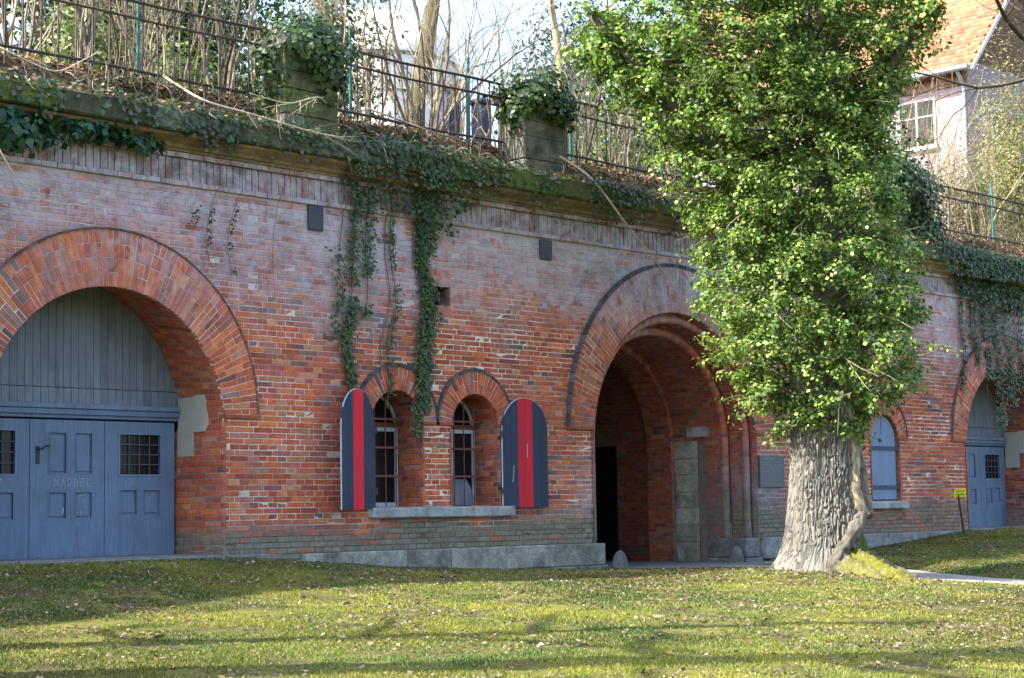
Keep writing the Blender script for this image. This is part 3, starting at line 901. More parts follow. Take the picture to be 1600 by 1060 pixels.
def skipdoor(c): return c[0] > ENT and 3.66 < c[1] < 4.95 and c[2] < 3.05-max(0, (4.3-c[1]))*.6
reveal('passage_vault', prof(2.40), prof(2.40), 2.55, 8.0, dark=.6, skip=skipdoor)  # darkest brick of the passage: tunnel shade put into the colour
q = MB(); q.box(ENT+2.34, ENT+2.39, 3.66, 4.95, 0, 2.55)  # black panel stands in for the shade inside the opening
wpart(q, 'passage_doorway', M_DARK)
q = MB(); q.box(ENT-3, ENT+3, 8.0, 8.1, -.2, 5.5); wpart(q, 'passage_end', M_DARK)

# ------------------------------------------------------------------ plinth stones
def stone(x0, x1, y0, y1, z0, z1, col, name='plinth_stone', mat=None, bev=.02):
    q = MB(); q.box(x0, x1, y0, y1, z0, z1, np.array(col)*rs.uniform(.8, 1.15), .006, bev); return wpart(q, name, mat or M_STONE)
x = 3.6
while x < 10.9:
    L = rs.uniform(.95, 1.5); x2 = min(x+L, 10.93)
    if 10.93-x2 < .5: x2 = 10.93
    stone(x+.004, x2-.004, -.13, .35, .10, .51, (.30, .30, .265))
    x = x2
x = 3.6
while x < 10.9:
    L = rs.uniform(.8, 1.2); x2 = min(x+L, 10.97)
    if 10.97-x2 < .5: x2 = 10.97
    stone(x+.004, x2-.004, -.17, .35, -.25, .095, (.24, .24, .22)); x = x2
stone(10.55, 10.97, .36, 1.0, -.2, .51, (.26, .27, .26))
stone(15.50, 16.05, -.02, .98, .10, .50, (.25, .26, .27)); stone(15.46, 16.05, -.06, 1.0, -.2, .095, (.20, .21, .22))
for (xa, xb) in ((16.06, 16.75), (16.76, 17.4), (17.41, 18.6), (18.61, 19.7), (19.71, 20.8), (20.81, 22.0), (22.01, 23.2), (23.21, 24.6)):
    stone(xa, xb, -.13, .35, .06, .50, (.27, .275, .27)); stone(xa+.2, xb+.19, -.17, .35, -.3, .055, (.22, .23, .23))
# ------------------------------------------------------------------ cornice
q = MB(); q.box(WX0, WX1, .009, .5, FRZ, 7.2, (.22, .19, .17)); wpart(q, 'cornice_core', M_MORTAR)
def band(z0, z1, y, name, L, colf, mat, lo=WX0, hi=WX1, jit=.003):
    b = Bricks(); x = lo
    while x < hi:
        l = L*rs.uniform(.97, 1.03); b.add([(x+.004, y, z0+.004), (x+l-.004, y, z0+.004), (x+l-.004, y, z1-.004), (x+.004, y, z1-.004)], (0, -1, 0), .12, colf(x)); x += l
    return tag(wpart(b.mesh(name, jit=jit, proud=.004), name, mat), kind='stuff')
def grime(x, k=1.0):
    n = float(fbm(x*.8, 1.3, 51))
    c = np.array([.33, .295, .31])*(.6+.8*n); 
    u = rs.beta(.7, 1.6); c = c*(1-u)+np.array([.33, .14, .11])*u
    return c*k*rs.uniform(.75, 1.15)
band(FRZ, FRZ+.085, -.06, 'string_course', .26, lambda x: grime(x, 1.1), M_BRICK)
band(6.635, 6.72, -.075, 'string_course', .26, lambda x: grime(x, .95)*np.array([1.1, .95, .8]), M_BRICK)
# soldier frieze: each upright brick
sb = Bricks(); x = WX0; sol = []
while x < WX1:
    l = .128*rs.uniform(.93, 1.07)
    c = grime(x, .85)
    if x < -2.2 or x > 27.8: sb.add([(x+.007, -.018, 6.288), (x+l-.007, -.018, 6.288), (x+l-.007, -.018, 6.632), (x+.007, -.018, 6.632)], (0, -1, 0), .06, c)
    else: sol.append((x+l/2, l, c))
    x += l
tag(wpart(sb.mesh('soldier_course'), 'soldier_course', M_BRICK), kind='stuff')
for (xm, l, c) in sol:
    b = Bricks(); b.add([(-l/2+.007, 0, -.172), (l/2-.007, 0, -.172), (l/2-.007, 0, .172), (-l/2+.007, 0, .172)], (0, -1, 0), .06, c)
    o = link('soldier_brick', b.mesh('soldier_brick', jit=.004, proud=.006), M_BRICK, wall); o.location = (xm-WORG[0], -.018, 6.46)
# moulded stone cornice and mossy coping, stone by stone
x = WX0; i = 0
ogee = [(.3, 6.722), (-.085, 6.722), (-.10, 6.76), (-.14, 6.775), (-.16, 6.82), (-.24, 6.86), (-.33, 6.90), (-.35, 6.945), (.3, 6.945)]
while x < WX1:
    L = rs.uniform(1.5, 2.1); x2 = x+L
    def extr(prf, col, name, mat, j=.006):
        n = len(prf); V = []
        for xx in (x+.004, x2-.004):
            for (yy, zz) in prf: V.append((xx, yy+rs.uniform(-j, j), zz+rs.uniform(-j, j)))
        q = MB(); q.add(np.array(V), [[list(range(n))[::-1]], [list(range(n, 2*n))], [(k, (k+1) % n, (k+1) % n+n, k+n) for k in range(n)]], np.array(col)*rs.uniform(.85, 1.12))
        return wpart(q, name, mat)
    extr(ogee, (.27, .20, .11), 'cornice_stone', M_STONE)
    dz_ = rs.uniform(-.015, .015)
    gcol = (np.array([.12, .145, .05]), np.array([.10, .105, .06]), np.array([.20, .22, .17]), np.array([.15, .18, .05]))[rs.choice(4, p=[.35, .25, .2, .2])]
    extr([(.35, 6.95), (-.42, 6.95), (-.455, 6.975), (-.455, 7.27+dz_), (-.42, 7.31+dz_), (.35, 7.36+dz_)], gcol, 'coping_stone', M_MOSSST, .008)
    x = x2

# ------------------------------------------------------------------ ground
TREE = np.array([11.62, -4.60])
PATH = [(13.9, -1.2), (14.4, -3.0), (13.9, -4.9), (13.3, -6.4), (13.7, -8.2), (15.6, -10.6), (19, -14), (24, -18)]
PWID = [3.6, 2.6, 2.1, 2.0, 2.0, 2.1, 2.1, 2.1]
PATHP = np.array(PATH)
def path_dist(x, y):
    d = np.full(np.shape(x), 9e9)
    for (a, b, w0, w1) in zip(PATHP[:-1], PATHP[1:], PWID[:-1], PWID[1:]):
        ab = b-a; t = np.clip(((x-a[0])*ab[0]+(y-a[1])*ab[1])/(ab @ ab), 0, 1)
        d = np.minimum(d, np.hypot(x-a[0]-ab[0]*t, y-a[1]-ab[1]*t)-(w0+(w1-w0)*t)/2)
    return d
def on_path(x, y, mg=0.0): return (path_dist(x, y) < mg) | ((x > 10.9) & (x < 16.0) & (y > -1.5+mg))
def zb_(x):
    return np.interp(x, [-12, 1.8, 3.0, 5.1, 8, 10.9, 14, 16.5, 18.5, 21, 24.2, 27, 34], [.52, .50, .42, .24, .10, .0, -.03, .0, .08, .24, .50, .52, .5])
def zg(x, y):
    x = np.asarray(x, float); y = np.asarray(y, float)
    nw = sst(-5.2, -.2, y)
    base = np.interp(y, [-60, -24, -15, -10, -7, -4, 0], [-.95, -.88, -.54, -.26, -.09, .02, .0])
    # the path lies in a slight hollow
    base = base-.17*np.exp(-(np.maximum(path_dist(x, y), 0)/1.1)**2)*sst(-.5, -3, y)
    z = base*(1-nw)+zb_(x)*nw
    d2 = (x-TREE[0])**2+(y-TREE[1])**2
    z = z+.06*np.exp(-d2/(2*1.8**2))
    z = z+.035*(fbm(x*.45, y*.45, 61)-.5)*2*sst(0, -1.0, y)
    return z
gx = np.unique(np.concatenate([np.linspace(-300, -30, 10), np.linspace(-30, -9, 30), np.arange(-9, 34, .16), np.linspace(34, 60, 24), np.linspace(60, 300, 10)]))
gy = np.unique(np.concatenate([np.linspace(-300, -40, 10), np.linspace(-40, -24, 12), np.arange(-24, .1, .16), [.6, 1.3, 8.2]]))
def grid(xs, ys, f):
    X, Y = np.meshgrid(xs, ys); Z = f(X, Y); V = np.stack([X, Y, Z], -1).reshape(-1, 3)
    nx = len(xs); i = np.arange(len(ys)-1)[:, None]*nx+np.arange(nx-1)[None]
    return V, np.stack([i, i+1, i+nx+1, i+nx], -1).reshape(-1, 4)
V, F = grid(gx, gy, lambda X, Y: np.where(Y > .05, np.minimum(zb_(X), 0)-.03, zg(X, Y)))
tag(link('lawn', np_mesh('lawn', V, [F], None, True), M_LAWN), kind='structure')
# pale path from the tunnel round the tree to the right
def ribbon(P, w_, zoff, name, mat, n=60):
    P = np.array(P, float); t = np.linspace(0, len(P)-1, n)
    def cr(k):
        i = np.clip(np.floor(t).astype(int), 0, len(P)-2); u = t-i
        p0 = P[np.clip(i-1, 0, len(P)-1), k]; p1 = P[i, k]; p2 = P[i+1, k]; p3 = P[np.clip(i+2, 0, len(P)-1), k]
        return .5*(2*p1+(p2-p0)*u+(2*p0-5*p1+4*p2-p3)*u*u+(3*p1-p0-3*p2+p3)*u**3)
    X = cr(0); Y = cr(1); T = np.stack([np.gradient(X), np.gradient(Y)], 1); T /= np.linalg.norm(T, axis=1, keepdims=True)
    Nv = np.stack([-T[:, 1], T[:, 0]], 1); ww = np.interp(t, range(len(P)), w_)
    m_ = 9; V = []
    for s in np.linspace(-.5, .5, m_):
        wob = (vn(t*3+s*9, t*0, 5)-.5)*.12 if abs(s) > .4 else 0
        x = X+Nv[:, 0]*(ww*s+wob); y = Y+Nv[:, 1]*(ww*s+wob); V.append(np.stack([x, y, np.where(y > 0, -.02, zg(x, np.minimum(y, 0)))+zoff], 1))
    V = np.stack(V, 1).reshape(-1, 3)
    i = np.arange(n-1)[:, None]*m_+np.arange(m_-1)[None]
    F = np.stack([i, i+1, i+m_+1, i+m_], -1).reshape(-1, 4)
    return tag(link(name, np_mesh(name, V, [F], None, True), mat), kind='structure')
ribbon(PATH, PWID, .030, 'path', M_PATH)
V, F = grid(np.linspace(10.75, 16.1, 30), np.concatenate([np.linspace(-1.65, 0, 8), np.linspace(.5, 8, 10)]), lambda X, Y: np.where(Y > -.01, .012, np.maximum(zg(X, np.minimum(Y, 0)), 0)+.018))
tag(link('entrance_paving', np_mesh('entrance_paving', V, [F], None, True), M_COBBLE), kind='structure')
for g in GATES:
    ap = MB(); ap.box(g-2.6, g+2.75, -.42, -.002, .30, .535, (.19, .20, .20), .004, .015); ap.box(g-2.0, g+2.0, .0, GDEP+.2, .30, .548, (.21, .215, .21))
    tag(ap.build('threshold_slab', M_CONC), kind='structure')

# embankment on top of the wall
def zbank(x, y):
    z = np.interp(y, [.2, .35, .8, 1.4, 3.0, 6.0, 12, 40, 200], [7.28, 7.36, 7.98, 8.12, 8.25, 8.3, 8.3, 8.6, 10])
    return z+.10*(fbm(np.asarray(x)*.9, np.asarray(y)*.9, 71)-.5)
bx_ = np.unique(np.concatenate([np.linspace(-200, -12, 8), [WX0, WX1], np.arange(-12, 36, .3), np.linspace(36, 60, 15), np.linspace(60, 250, 8)]))
by_ = np.array([.2, .28, .35, .45, .55, .65, .8, 1.0, 1.2, 1.4, 1.8, 2.4, 3, 4, 6, 9, 12, 20, 40, 100, 200])
V, F = grid(bx_, by_, zbank); V = list(map(tuple, V)); F = [tuple(f) for f in F]
nx_ = len(bx_)
def skirt(idx):
    o = len(V)
    for i in idx: V.append((V[i][0], V[i][1], -1.5))
    for k in range(len(idx)-1): F.append((idx[k], idx[k+1], o+k+1, o+k))
li = [i for i in range(nx_) if bx_[i] <= WX0+1e-6]; ri_ = [i for i in range(nx_) if bx_[i] >= WX1-1e-6]
skirt(li); skirt(ri_); skirt([(len(by_)-1)*nx_+i for i in range(nx_)]); skirt([j*nx_ for j in range(len(by_))]); skirt([j*nx_+nx_-1 for j in range(len(by_))])
V = np.array(V); F = np.array(F)
tag(link('embankment', np_mesh('embankment', V, [F], None, True), M_EARTH), kind='structure')

# ------------------------------------------------------------------ foliage and branch tools
def unit(v): return v/(np.linalg.norm(v, axis=-1, keepdims=True)+1e-9)
def leaf_arrays(P, Nr, size, col, droop=.25, aspect=.85):
    n = len(P); Nr = unit(np.asarray(Nr, float))
    d = unit(np.cross(Nr, unit(rs.normal(size=(n, 3))))); sd = np.cross(Nr, d)
    s = np.asarray(size)[:, None]*np.ones((n, 1))
    v0 = P; v1 = P+d*s*.42+sd*s*aspect*.5-Nr*s*droop*.35; v2 = P+d*s-Nr*s*droop; v3 = P+d*s*.42-sd*s*aspect*.5-Nr*s*droop*.35
    V = np.stack([v0, v1, v2, v3], 1).reshape(-1, 3)
    i = np.arange(n)[:, None]*4
    F = np.concatenate([i+np.array([[0, 1, 2]]), i+np.array([[0, 2, 3]])])
    return V, F, np.repeat(np.asarray(col), 4, 0)
def leaf_obj(name, P, Nr, size, col, mat, parent=None, **k):
    V, F, C_ = leaf_arrays(np.asarray(P), Nr, size, col, **k)
    return link(name, np_mesh(name, V, [F], C_), mat, parent)
def pal(n, cols, w_=None, var=.18):
    cols = np.array(cols, float); c = cols[rs.choice(len(cols), n, p=w_)]
    return c*rs.uniform(1-var, 1+var, (n, 1))
def wander(p, d, L, n, wob, up=0.0):
    p = np.array(p, float); d = unit(np.array(d, float)); out = [p.copy()]
    st = L/n
    for i in range(n):
        d = unit(d+rs.normal(size=3)*wob+np.array([0, 0, up])); p = p+d*st; out.append(p.copy())
    return np.array(out), d
def branch(mb, p, d, L, r, c, lev, wob=.10, up=.02, kids=4, spread=.7, n=8, sides=5, kl=.5):
    P, _ = wander(p, d, L, n, wob, up)
    rr = r*np.linspace(1, .25 if lev else .35, n+1)
    mb.tube(P, rr, np.array(c)*rs.uniform(.8, 1.2), sides, True)
    if lev <= 0: return P
    for k in range(kids):
        u = rs.uniform(.25, .97); i = min(int(u*n), n-1)
        dd = unit(P[i+1]-P[i]); side = unit(np.cross(dd, rs.normal(size=3)))
        branch(mb, P[i], unit(dd+side*spread*rs.uniform(.6, 1.3)), L*kl*rs.uniform(.5, 1.1), rr[i]*.5, c, lev-1, wob*1.3, up, max(2, kids-1), spread, max(4, n-2), max(3, sides-1), kl)
    return P

# ------------------------------------------------------------------ the big tree
IL = np.array([-.691, .7225, 0])   # to the left of the tree as seen from the lawn
IC = np.array([-.7207, -.687, 0])  # towards the lawn
tz = float(zg(TREE[0], TREE[1]))-.05
tree = tag(empty('old_tree', (TREE[0], TREE[1], 0)), 'massive old tree with pale furrowed trunk standing on the lawn before the tunnel', 'tree')
nth, nzz = 680, 420
th = np.arange(nth)*2*PI/nth; zz = np.linspace(0, 1, nzz)*3.5
TH, ZZ = np.meshgrid(th, zz)
r0 = np.interp(ZZ, [0, .3, .7, 1.2, 2.0, 3.0, 4.6], [.92, .78, .68, .62, .58, .565, .55])
aC = math.atan2(IC[1], IC[0]); aL = math.atan2(IL[1], IL[0])
fl = np.exp(-ZZ/.24)
def lobe(a0, w_, h): 
    d = np.angle(np.exp(1j*(TH-a0))); return h*np.exp(-(d/w_)**2)
lob = lobe(aL+.2, .5, .16)+lobe(aC+.55, .28, .14)+lobe(aC+1.5, .4, .26)+lobe(aC-2.6, .5, .2)+lobe(aC-.5, .4, .10)
rr = r0+fl*lob*1.1+.03*np.sin(3*TH+1)+.02*np.sin(5*TH+2+ZZ)
s_ = TH*.62
wv = fbm(s_*2.2, ZZ*1.6, 81); w2_ = fbm(s_*9, ZZ*5, 83)
def ridged(fx, fz, seed, k1=.9, k2=.5):
    u = TH/(2*PI); per = 2*PI*.62
    f = lambda s0: vn(s0*fx+wv*k1*3+w2_*k2, ZZ*fz+wv*1.5+w2_*k2*.6, seed)
    t = sst(.97, 1.0, u); a = f(s_)*(1-t)+f(s_-per)*t
    return np.abs(2*a-1)
# plates: raised where the net is far from its zero lines, narrow deep furrows between
na = ridged(29, 5.6, 91, .7, 1.1); nb_ = ridged(32, 4.2, 95, .7, 1.1); nc = ridged(55, 22, 97)
fur = np.minimum(sst(.0, .42, na), sst(.0, .38, nb_))
bark = fur*.029+nc*.010*fur+(fbm(s_*5, ZZ*2.5, 87)-.5)*.03
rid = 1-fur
fade = sst(.0, .5, ZZ)*.6+.4
rr2 = rr+(bark-.05)*fade
lean = .015*ZZ
X = rr2*np.cos(TH)+IL[0]*lean*-1; Y = rr2*np.sin(TH)+IL[1]*lean*-1
V = np.stack([X, Y, ZZ+tz], -1).reshape(-1, 3)
i = np.arange(nzz-1)[:, None]*nth; j = np.arange(nth)[None]; j2 = (j+1) % nth
F = np.stack([i+j, i+j2, i+nth+j2, i+nth+j], -1).reshape(-1, 4)
tone = .75+.5*fbm(s_*2, ZZ*1.2, 99)
bc = np.array([.21, .20, .18])*tone[..., None]
bc = bc*(1-.62*sst(.25, .95, rid))[..., None]  # furrows darker: their shadow put into the bark colour
# moss on the flare towards the lawn's right-hand side and low down
ms = np.exp(-(np.angle(np.exp(1j*(TH-(aC+.95))))/.75)**2)*sst(.95, .15, ZZ+(fbm(s_*3, ZZ*3, 44)-.5)*.9)
ms = np.clip(ms*1.25*sst(.35, .6, fbm(s_*5, ZZ*6, 45)+ms*.2), 0, .92)
bc = bc*(1-ms[..., None])+np.array([.10, .11, .02])*ms[..., None]
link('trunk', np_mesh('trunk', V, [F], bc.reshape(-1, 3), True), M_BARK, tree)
# upper stem and the great limb to the left
up = MB(); P, _ = wander((0, 0, 3.3+tz), (.03, .02, 1), 9.5, 14, .03, .02)
up.tube(P, np.linspace(.51, .20, len(P))*1.0, np.array([.17, .15, .125]), 14); link('upper_trunk', up.mesh('upper_trunk', True), M_BARK, tree)
LIMBS = []
for (z0, dr, L, r, u) in ((6.0, IL*1.0+IC*.15+np.array([0, 0, .65]), 5.6, .26, .01), (4.9, IL*.8+IC*.5+np.array([0, 0, .45]), 1.7, .08, .0), (6.6, -IL*.7+IC*.3+np.array([0, 0, .9]), 4.2, .18, .02),
                          (7.6, IL*.5+IC*.6+np.array([0, 0, .9]), 4.0, .16, .02), (3.9, -IL*.8+IC*.4+np.array([0, 0, .45]), 1.3, .06, .0), (8.6, IL*.9-IC*.2+np.array([0, 0, .5]), 4.2, .14, .01)):
    q = MB(); P, _ = wander(np.array([0, 0, z0+tz]), dr, L, 10, .07, u); q.tube(P, np.linspace(r, r*.35, len(P)), np.array([.12, .10, .08]), 9)
    link('limb', q.mesh('limb', True), M_BARK, tree); LIMBS.append(P+np.array([TREE[0], TREE[1], 0]))
# surface roots
MOSSP = []; MOSSN = []
def root(P, r, c, name='root', smooth=True, noise_=.15, moss=0):
    P = np.array(P, float); t = np.linspace(0, len(P)-1, 46)
    Q = np.stack([np.interp(t, range(len(P)), P[:, k]) for k in range(3)], 1)
    for _ in range(4): Q[1:-1] = (Q[:-2]+2*Q[1:-1]+Q[2:])/4
    R = np.interp(t, range(len(P)), r)
    V, Fq, Ft = tube_geo(Q, R, 26, True)
    n = 26*46; rel = V[:n].reshape(46, 26, 3)-Q[:, None]
    a = np.arange(26)[None]*.9; tt = t[:, None]*5
    f = 1+noise_*(fbm(a+0*tt, tt*.9+0*a, 7)-.5)*2+noise_*.9*np.abs(np.sin(a*2.2+tt*.3))*vn(tt+0*a, a+0*tt, 3)
    V[:n] = (Q[:, None]+rel*f[..., None]).reshape(-1, 3)
    cc = np.array(c)[None]*(.7+.6*fbm(V[:, 0]*9, V[:, 2]*9+V[:, 1]*7, 12))[:, None]
    if moss:
        up_ = np.concatenate([(rel[..., 2]/(np.linalg.norm(rel, axis=-1)+1e-6)).ravel(), [0, 0]])
        mm = np.clip(sst(-.35, .35, up_*.7+(fbm(V[:, 0]*5, V[:, 1]*5, 15)-.44)*4.0)*moss, 0, .96)
        cc = cc*(1-mm[:, None])+np.array([.15, .15, .014])*(.25+1.2*fbm(V[:, 0]*16, V[:, 1]*16+V[:, 2]*11, 8))[:, None]*mm[:, None]
        V[:, 2] += mm*.02*fbm(V[:, 0]*25, V[:, 1]*25, 9)
    if moss > .7:
        k_ = rs.choice(len(V), 2600, p=(mm+.001)/(mm+.001).sum()); nn_ = V[k_]-Q[np.argmin(((V[k_][:, None]-Q[None])**2).sum(2), 1)]
        MOSSP.append(V[k_]+unit(nn_)*.002); MOSSN.append(unit(nn_)+rs.normal(size=(2600, 3))*.6)
    return link(name, np_mesh(name, V, [Fq, Ft], cc, smooth), M_BARK, tree)
def tp(l, c, z): v = IL*l+IC*c; return (v[0], v[1], z+tz)
GREY = (.17, .155, .135)
root([tp(-.30, .62, .26), tp(-.46, .86, .12), tp(-.58, 1.25, .04), tp(-.68, 1.8, -.03), tp(-.80, 2.4, -.09), tp(-.9, 3.0, -.27)], [.16, .20, .20, .16, .15, .05], GREY, moss=.95, noise_=.5)
root([tp(-.06, .64, .24), tp(-.14, .84, .10), tp(-.26, 1.1, .03), tp(-.45, 1.6, -.02), tp(-.50, 2.2, -.09), tp(-.55, 2.8, -.24)], [.17, .20, .18, .14, .10, .05], GREY, moss=.75, noise_=.5)
root([tp(-.62, .2, .26), tp(-.92, .35, .06), tp(-1.15, .5, .0), tp(-1.45, .55, -.10)], [.15, .15, .10, .05], GREY, moss=.5, noise_=.3)
root([tp(.66, .3, .14), tp(1.0, .45, .0), tp(1.4, .6, -.06), tp(1.9, .75, -.12)], [.10, .09, .07, .04], (.30, .27, .22), moss=.1, noise_=.3)
root([tp(.45, .66, .06), tp(.8, .95, -.01), tp(1.3, 1.3, -.07), tp(1.7, 1.6, -.12)], [.07, .06, .05, .03], (.22, .19, .16), noise_=.3)

ms_ = np.concatenate(MOSSP); mo_ = leaf_obj('moss', ms_, np.concatenate(MOSSN), rs.uniform(.006, .013, len(ms_)), pal(len(ms_), [(.15, .155, .014), (.09, .10, .014), (.20, .19, .022), (.08, .06, .035)], [.4, .25, .2, .15]), M_GRASS, tree); tag(mo_, kind='stuff')

# ------------------------------------------------------------------ ivy on the tree
ivy = tag(empty('climbing_ivy', (TREE[0], TREE[1], 0)), 'dense sunlit green ivy clothing the upper trunk of the old tree', 'ivy')
T0 = np.array([TREE[0], TREE[1], 0])
# thick ivy stems down the right-hand side of the trunk
def vine(P, r, c, nz_=.12):
    P = np.array(P, float); t = np.linspace(0, len(P)-1, 60)
    Q = np.stack([np.interp(t, range(len(P)), P[:, k]) for k in range(3)], 1)
    for _ in range(5): Q[1:-1] = (Q[:-2]+2*Q[1:-1]+Q[2:])/4
    R = np.interp(t, range(len(P)), r)*(1+.22*(vn(t*2.3, t*0, 3)-.5))
    V, Fq, Ft = tube_geo(Q, R, 26, True); n = 26*60
    rel = V[:n].reshape(60, 26, 3)-Q[:, None]; a_ = np.arange(26)[None]; tt = t[:, None]
    fib = vn(a_*.62+tt*1.1+3*vn(tt*3, a_*0., 5), tt*3.0+a_*0, 9); fib = np.where(a_ > 24, vn((a_-26)*.62+tt*1.1+3*vn(tt*3, a_*0., 5), tt*3.0+a_*0, 9), fib)
    V[:n] = (Q[:, None]+rel*(.80+.38*fib+.12*vn(a_*1.9+0*tt, tt*9+0*a_, 2))[..., None]).reshape(-1, 3)
    cc = np.array(c)[None]*(.55+.7*fbm(V[:, 0]*11, V[:, 2]*6, 12))[:, None]
    cc[:n] *= (.45+.8*fib.reshape(-1))[:, None]
    return link('ivy_stem', np_mesh('ivy_stem', V, [Fq, Ft], cc, True), M_BARK, ivy)
CR = .62
def tv(a, z, r): # around the trunk: a=0 towards the lawn, + to the left as seen
    r = r*(.94 if z > .9 else .97); v = IC*math.cos(a)*r+IL*math.sin(a)*r; return (v[0], v[1], z+tz)
vine([tv(-.75, 2.95, .60), tv(-.80, 2.4, .64), tv(-.95, 2.15, .66), tv(-.90, 1.85, .67), tv(-.78, 1.5, .69), tv(-.85, 1.25, .73), tv(-.98, 1.0, .78)], [.05, .055, .075, .08, .085, .095, .12], (.36, .31, .22))
vine([tv(-1.05, 2.9, .60), tv(-1.1, 2.3, .66), tv(-1.25, 1.9, .70), tv(-1.15, 1.5, .74), tv(-1.2, 1.2, .78), tv(-1.05, 1.0, .80)], [.04, .06, .07, .09, .10, .12], (.19, .17, .13))
vine([tv(-1.05, 1.06, .84), tv(-.80, .98, .80), tv(-.58, .82, .80), tv(-.38, .62, .83), tv(-.16, .42, .88), tv(.02, .20, .95), tv(.10, -.05, 1.0)], [.045, .095, .11, .105, .10, .10, .11], (.16, .145, .125))
vine([tv(-.70, .95, .74), tv(-.45, .70, .80), tv(-.22, .42, .86), tv(-.05, .12, .97)], [.04, .06, .07, .06], (.30, .27, .22))
# foliage: leafy shoots
Zk = [2.25, 2.6, 3.2, 4.0, 5.1, 6.2, 7.35, 8.5, 9.6, 12.5]
Lk = [.62, .75, 1.15, 1.65, 1.85, 1.90, 2.4, 3.1, 3.5, 2.8]
Rk = [.40, .65, 1.35, 1.75, 1.60, 1.25, 1.15, 1.4, 1.6, 1.4]
LP = []; LN = []; LS = []; LC = []
twg = MB()
GRN = [(.215, .305, .06), (.16, .25, .05), (.10, .185, .04), (.05, .11, .03), (.31, .37, .10), (.028, .06, .02)]
def shoot(o, d, L, nleaf, s0=.085, drop=.0, bright=1.0):
    P, _ = wander(o, d, L, 5, .16, drop)
    if rs.rand() < .5: twg.tube(P, np.linspace(.012, .004, 6), np.array([.24, .20, .13]), 4, False)
    t = np.clip(rs.beta(2.2, 1.0, nleaf), 0, 1)*5
    i = np.minimum(t.astype(int), 4); u = (t-i)[:, None]
    q = P[i]*(1-u)+P[i+1]*u
    rad = .05+.13*(t/5)
    off = unit(rs.normal(size=(nleaf, 3)))*(rad*rs.uniform(.3, 1, nleaf))[:, None]
    q = q+off
    nr = unit(off)*.75+unit(d)*.35+np.array([0, 0, .65])+rs.normal(size=(nleaf, 3))*.35
    LP.append(q); LN.append(nr); LS.append(rs.uniform(.38, 1.25, nleaf)*s0)
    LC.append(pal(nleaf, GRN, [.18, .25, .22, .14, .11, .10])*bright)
pads = []
for k in range(9000):
    z = 2.85+9.2*rs.rand(); a = rs.uniform(-PI, PI); sl_, cl = math.sin(a), math.cos(a)
    ext = np.interp(z, Zk, Lk) if sl_ > 0 else np.interp(z, Zk, Rk)
    exc = np.interp(z, Zk, [.62, .8, 1.1, 1.35, 1.45, 1.45, 1.5, 1.6, 1.6, 1.4])
    e = math.sqrt((ext*sl_)**2+(exc*cl)**2)*rs.choice([.55, .8, 1.0, 1.08], p=[.2, .25, .35, .2])
    c = T0+np.array([0, 0, z+tz])+(IL*sl_+IC*cl)*max(.62, e)
    sz = rs.uniform(.28, .66)
    if all(np.linalg.norm((c-p[0])*np.array([1, 1, 1.25])) > .42*(sz+p[1])*1.6 for p in pads): pads.append((c, sz, IL*sl_+IC*cl, z))
    if len(pads) > 420: break
for (c, sz, hd, z) in pads:
    o = T0+np.array([0, 0, z+tz-.25])+hd*.45
    P = np.array([o, o+(c-o)*.5+np.array([0, 0, .05]), c]); twg.tube(P, [.024, .017, .010], np.array([.14, .12, .08]), 5, False)
    for k in range(int(9+sz*22)):
        d = unit(hd*.75+rs.normal(size=3)*np.array([.75, .75, .55])+np.array([0, 0, .25]))
        shoot(c+rs.normal(size=3)*np.array([.30, .30, .16])*sz-hd*.1, d, sz*rs.uniform(.45, 1.0), int(rs.uniform(15, 25)), .078, -.03)
for k in range(170):
    z = 3.0+8.0*rs.rand(); a = rs.uniform(-PI, PI); sl_, cl = math.sin(a), math.cos(a); hd = IL*sl_+IC*cl
    e = math.sqrt(((np.interp(z, Zk, Lk) if sl_ > 0 else np.interp(z, Zk, Rk))*sl_)**2+(1.4*cl)**2)
    o = T0+np.array([0, 0, z+tz])+hd*e*.9; L = rs.uniform(.5, 1.15); dd = unit(hd+rs.normal(size=3)*.45+np.array([0, 0, rs.uniform(-.7, .5)]))
    twg.tube(wander(o, dd, L*.9, 5, .12, -.04)[0], np.linspace(.012, .004, 6), np.array([.26, .22, .14]), 4, False)
    shoot(o, dd, L, int(rs.uniform(16, 34)), rs.uniform(.06, .095), -.04, 1.05)
# sparse leaves hugging the stem, crown shade put into their darker colour
for k in range(750):
    z = 2.65+8.8*rs.rand(); a = rs.uniform(-PI, PI); hd = IL*math.sin(a)+IC*math.cos(a)
    if vn(a*1.7, z*1.1, 66) < .27: continue
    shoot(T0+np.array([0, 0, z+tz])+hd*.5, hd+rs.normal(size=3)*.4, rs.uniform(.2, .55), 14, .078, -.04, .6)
for P in LIMBS:
    n = int(np.linalg.norm(P[-1]-P[0])*34)
    for k in range(n):
        i = rs.randint(2, len(P)-1); o = P[i]+(P[i+1]-P[i])*rs.rand()
        if vn(i*1.3, o[2]*1.3, 19) < .28: continue
        d = unit(rs.normal(size=3))*.9+np.array([0, 0, .1]); shoot(o, d, rs.uniform(.3, .75), int(rs.uniform(20, 40)), .10, -.05)
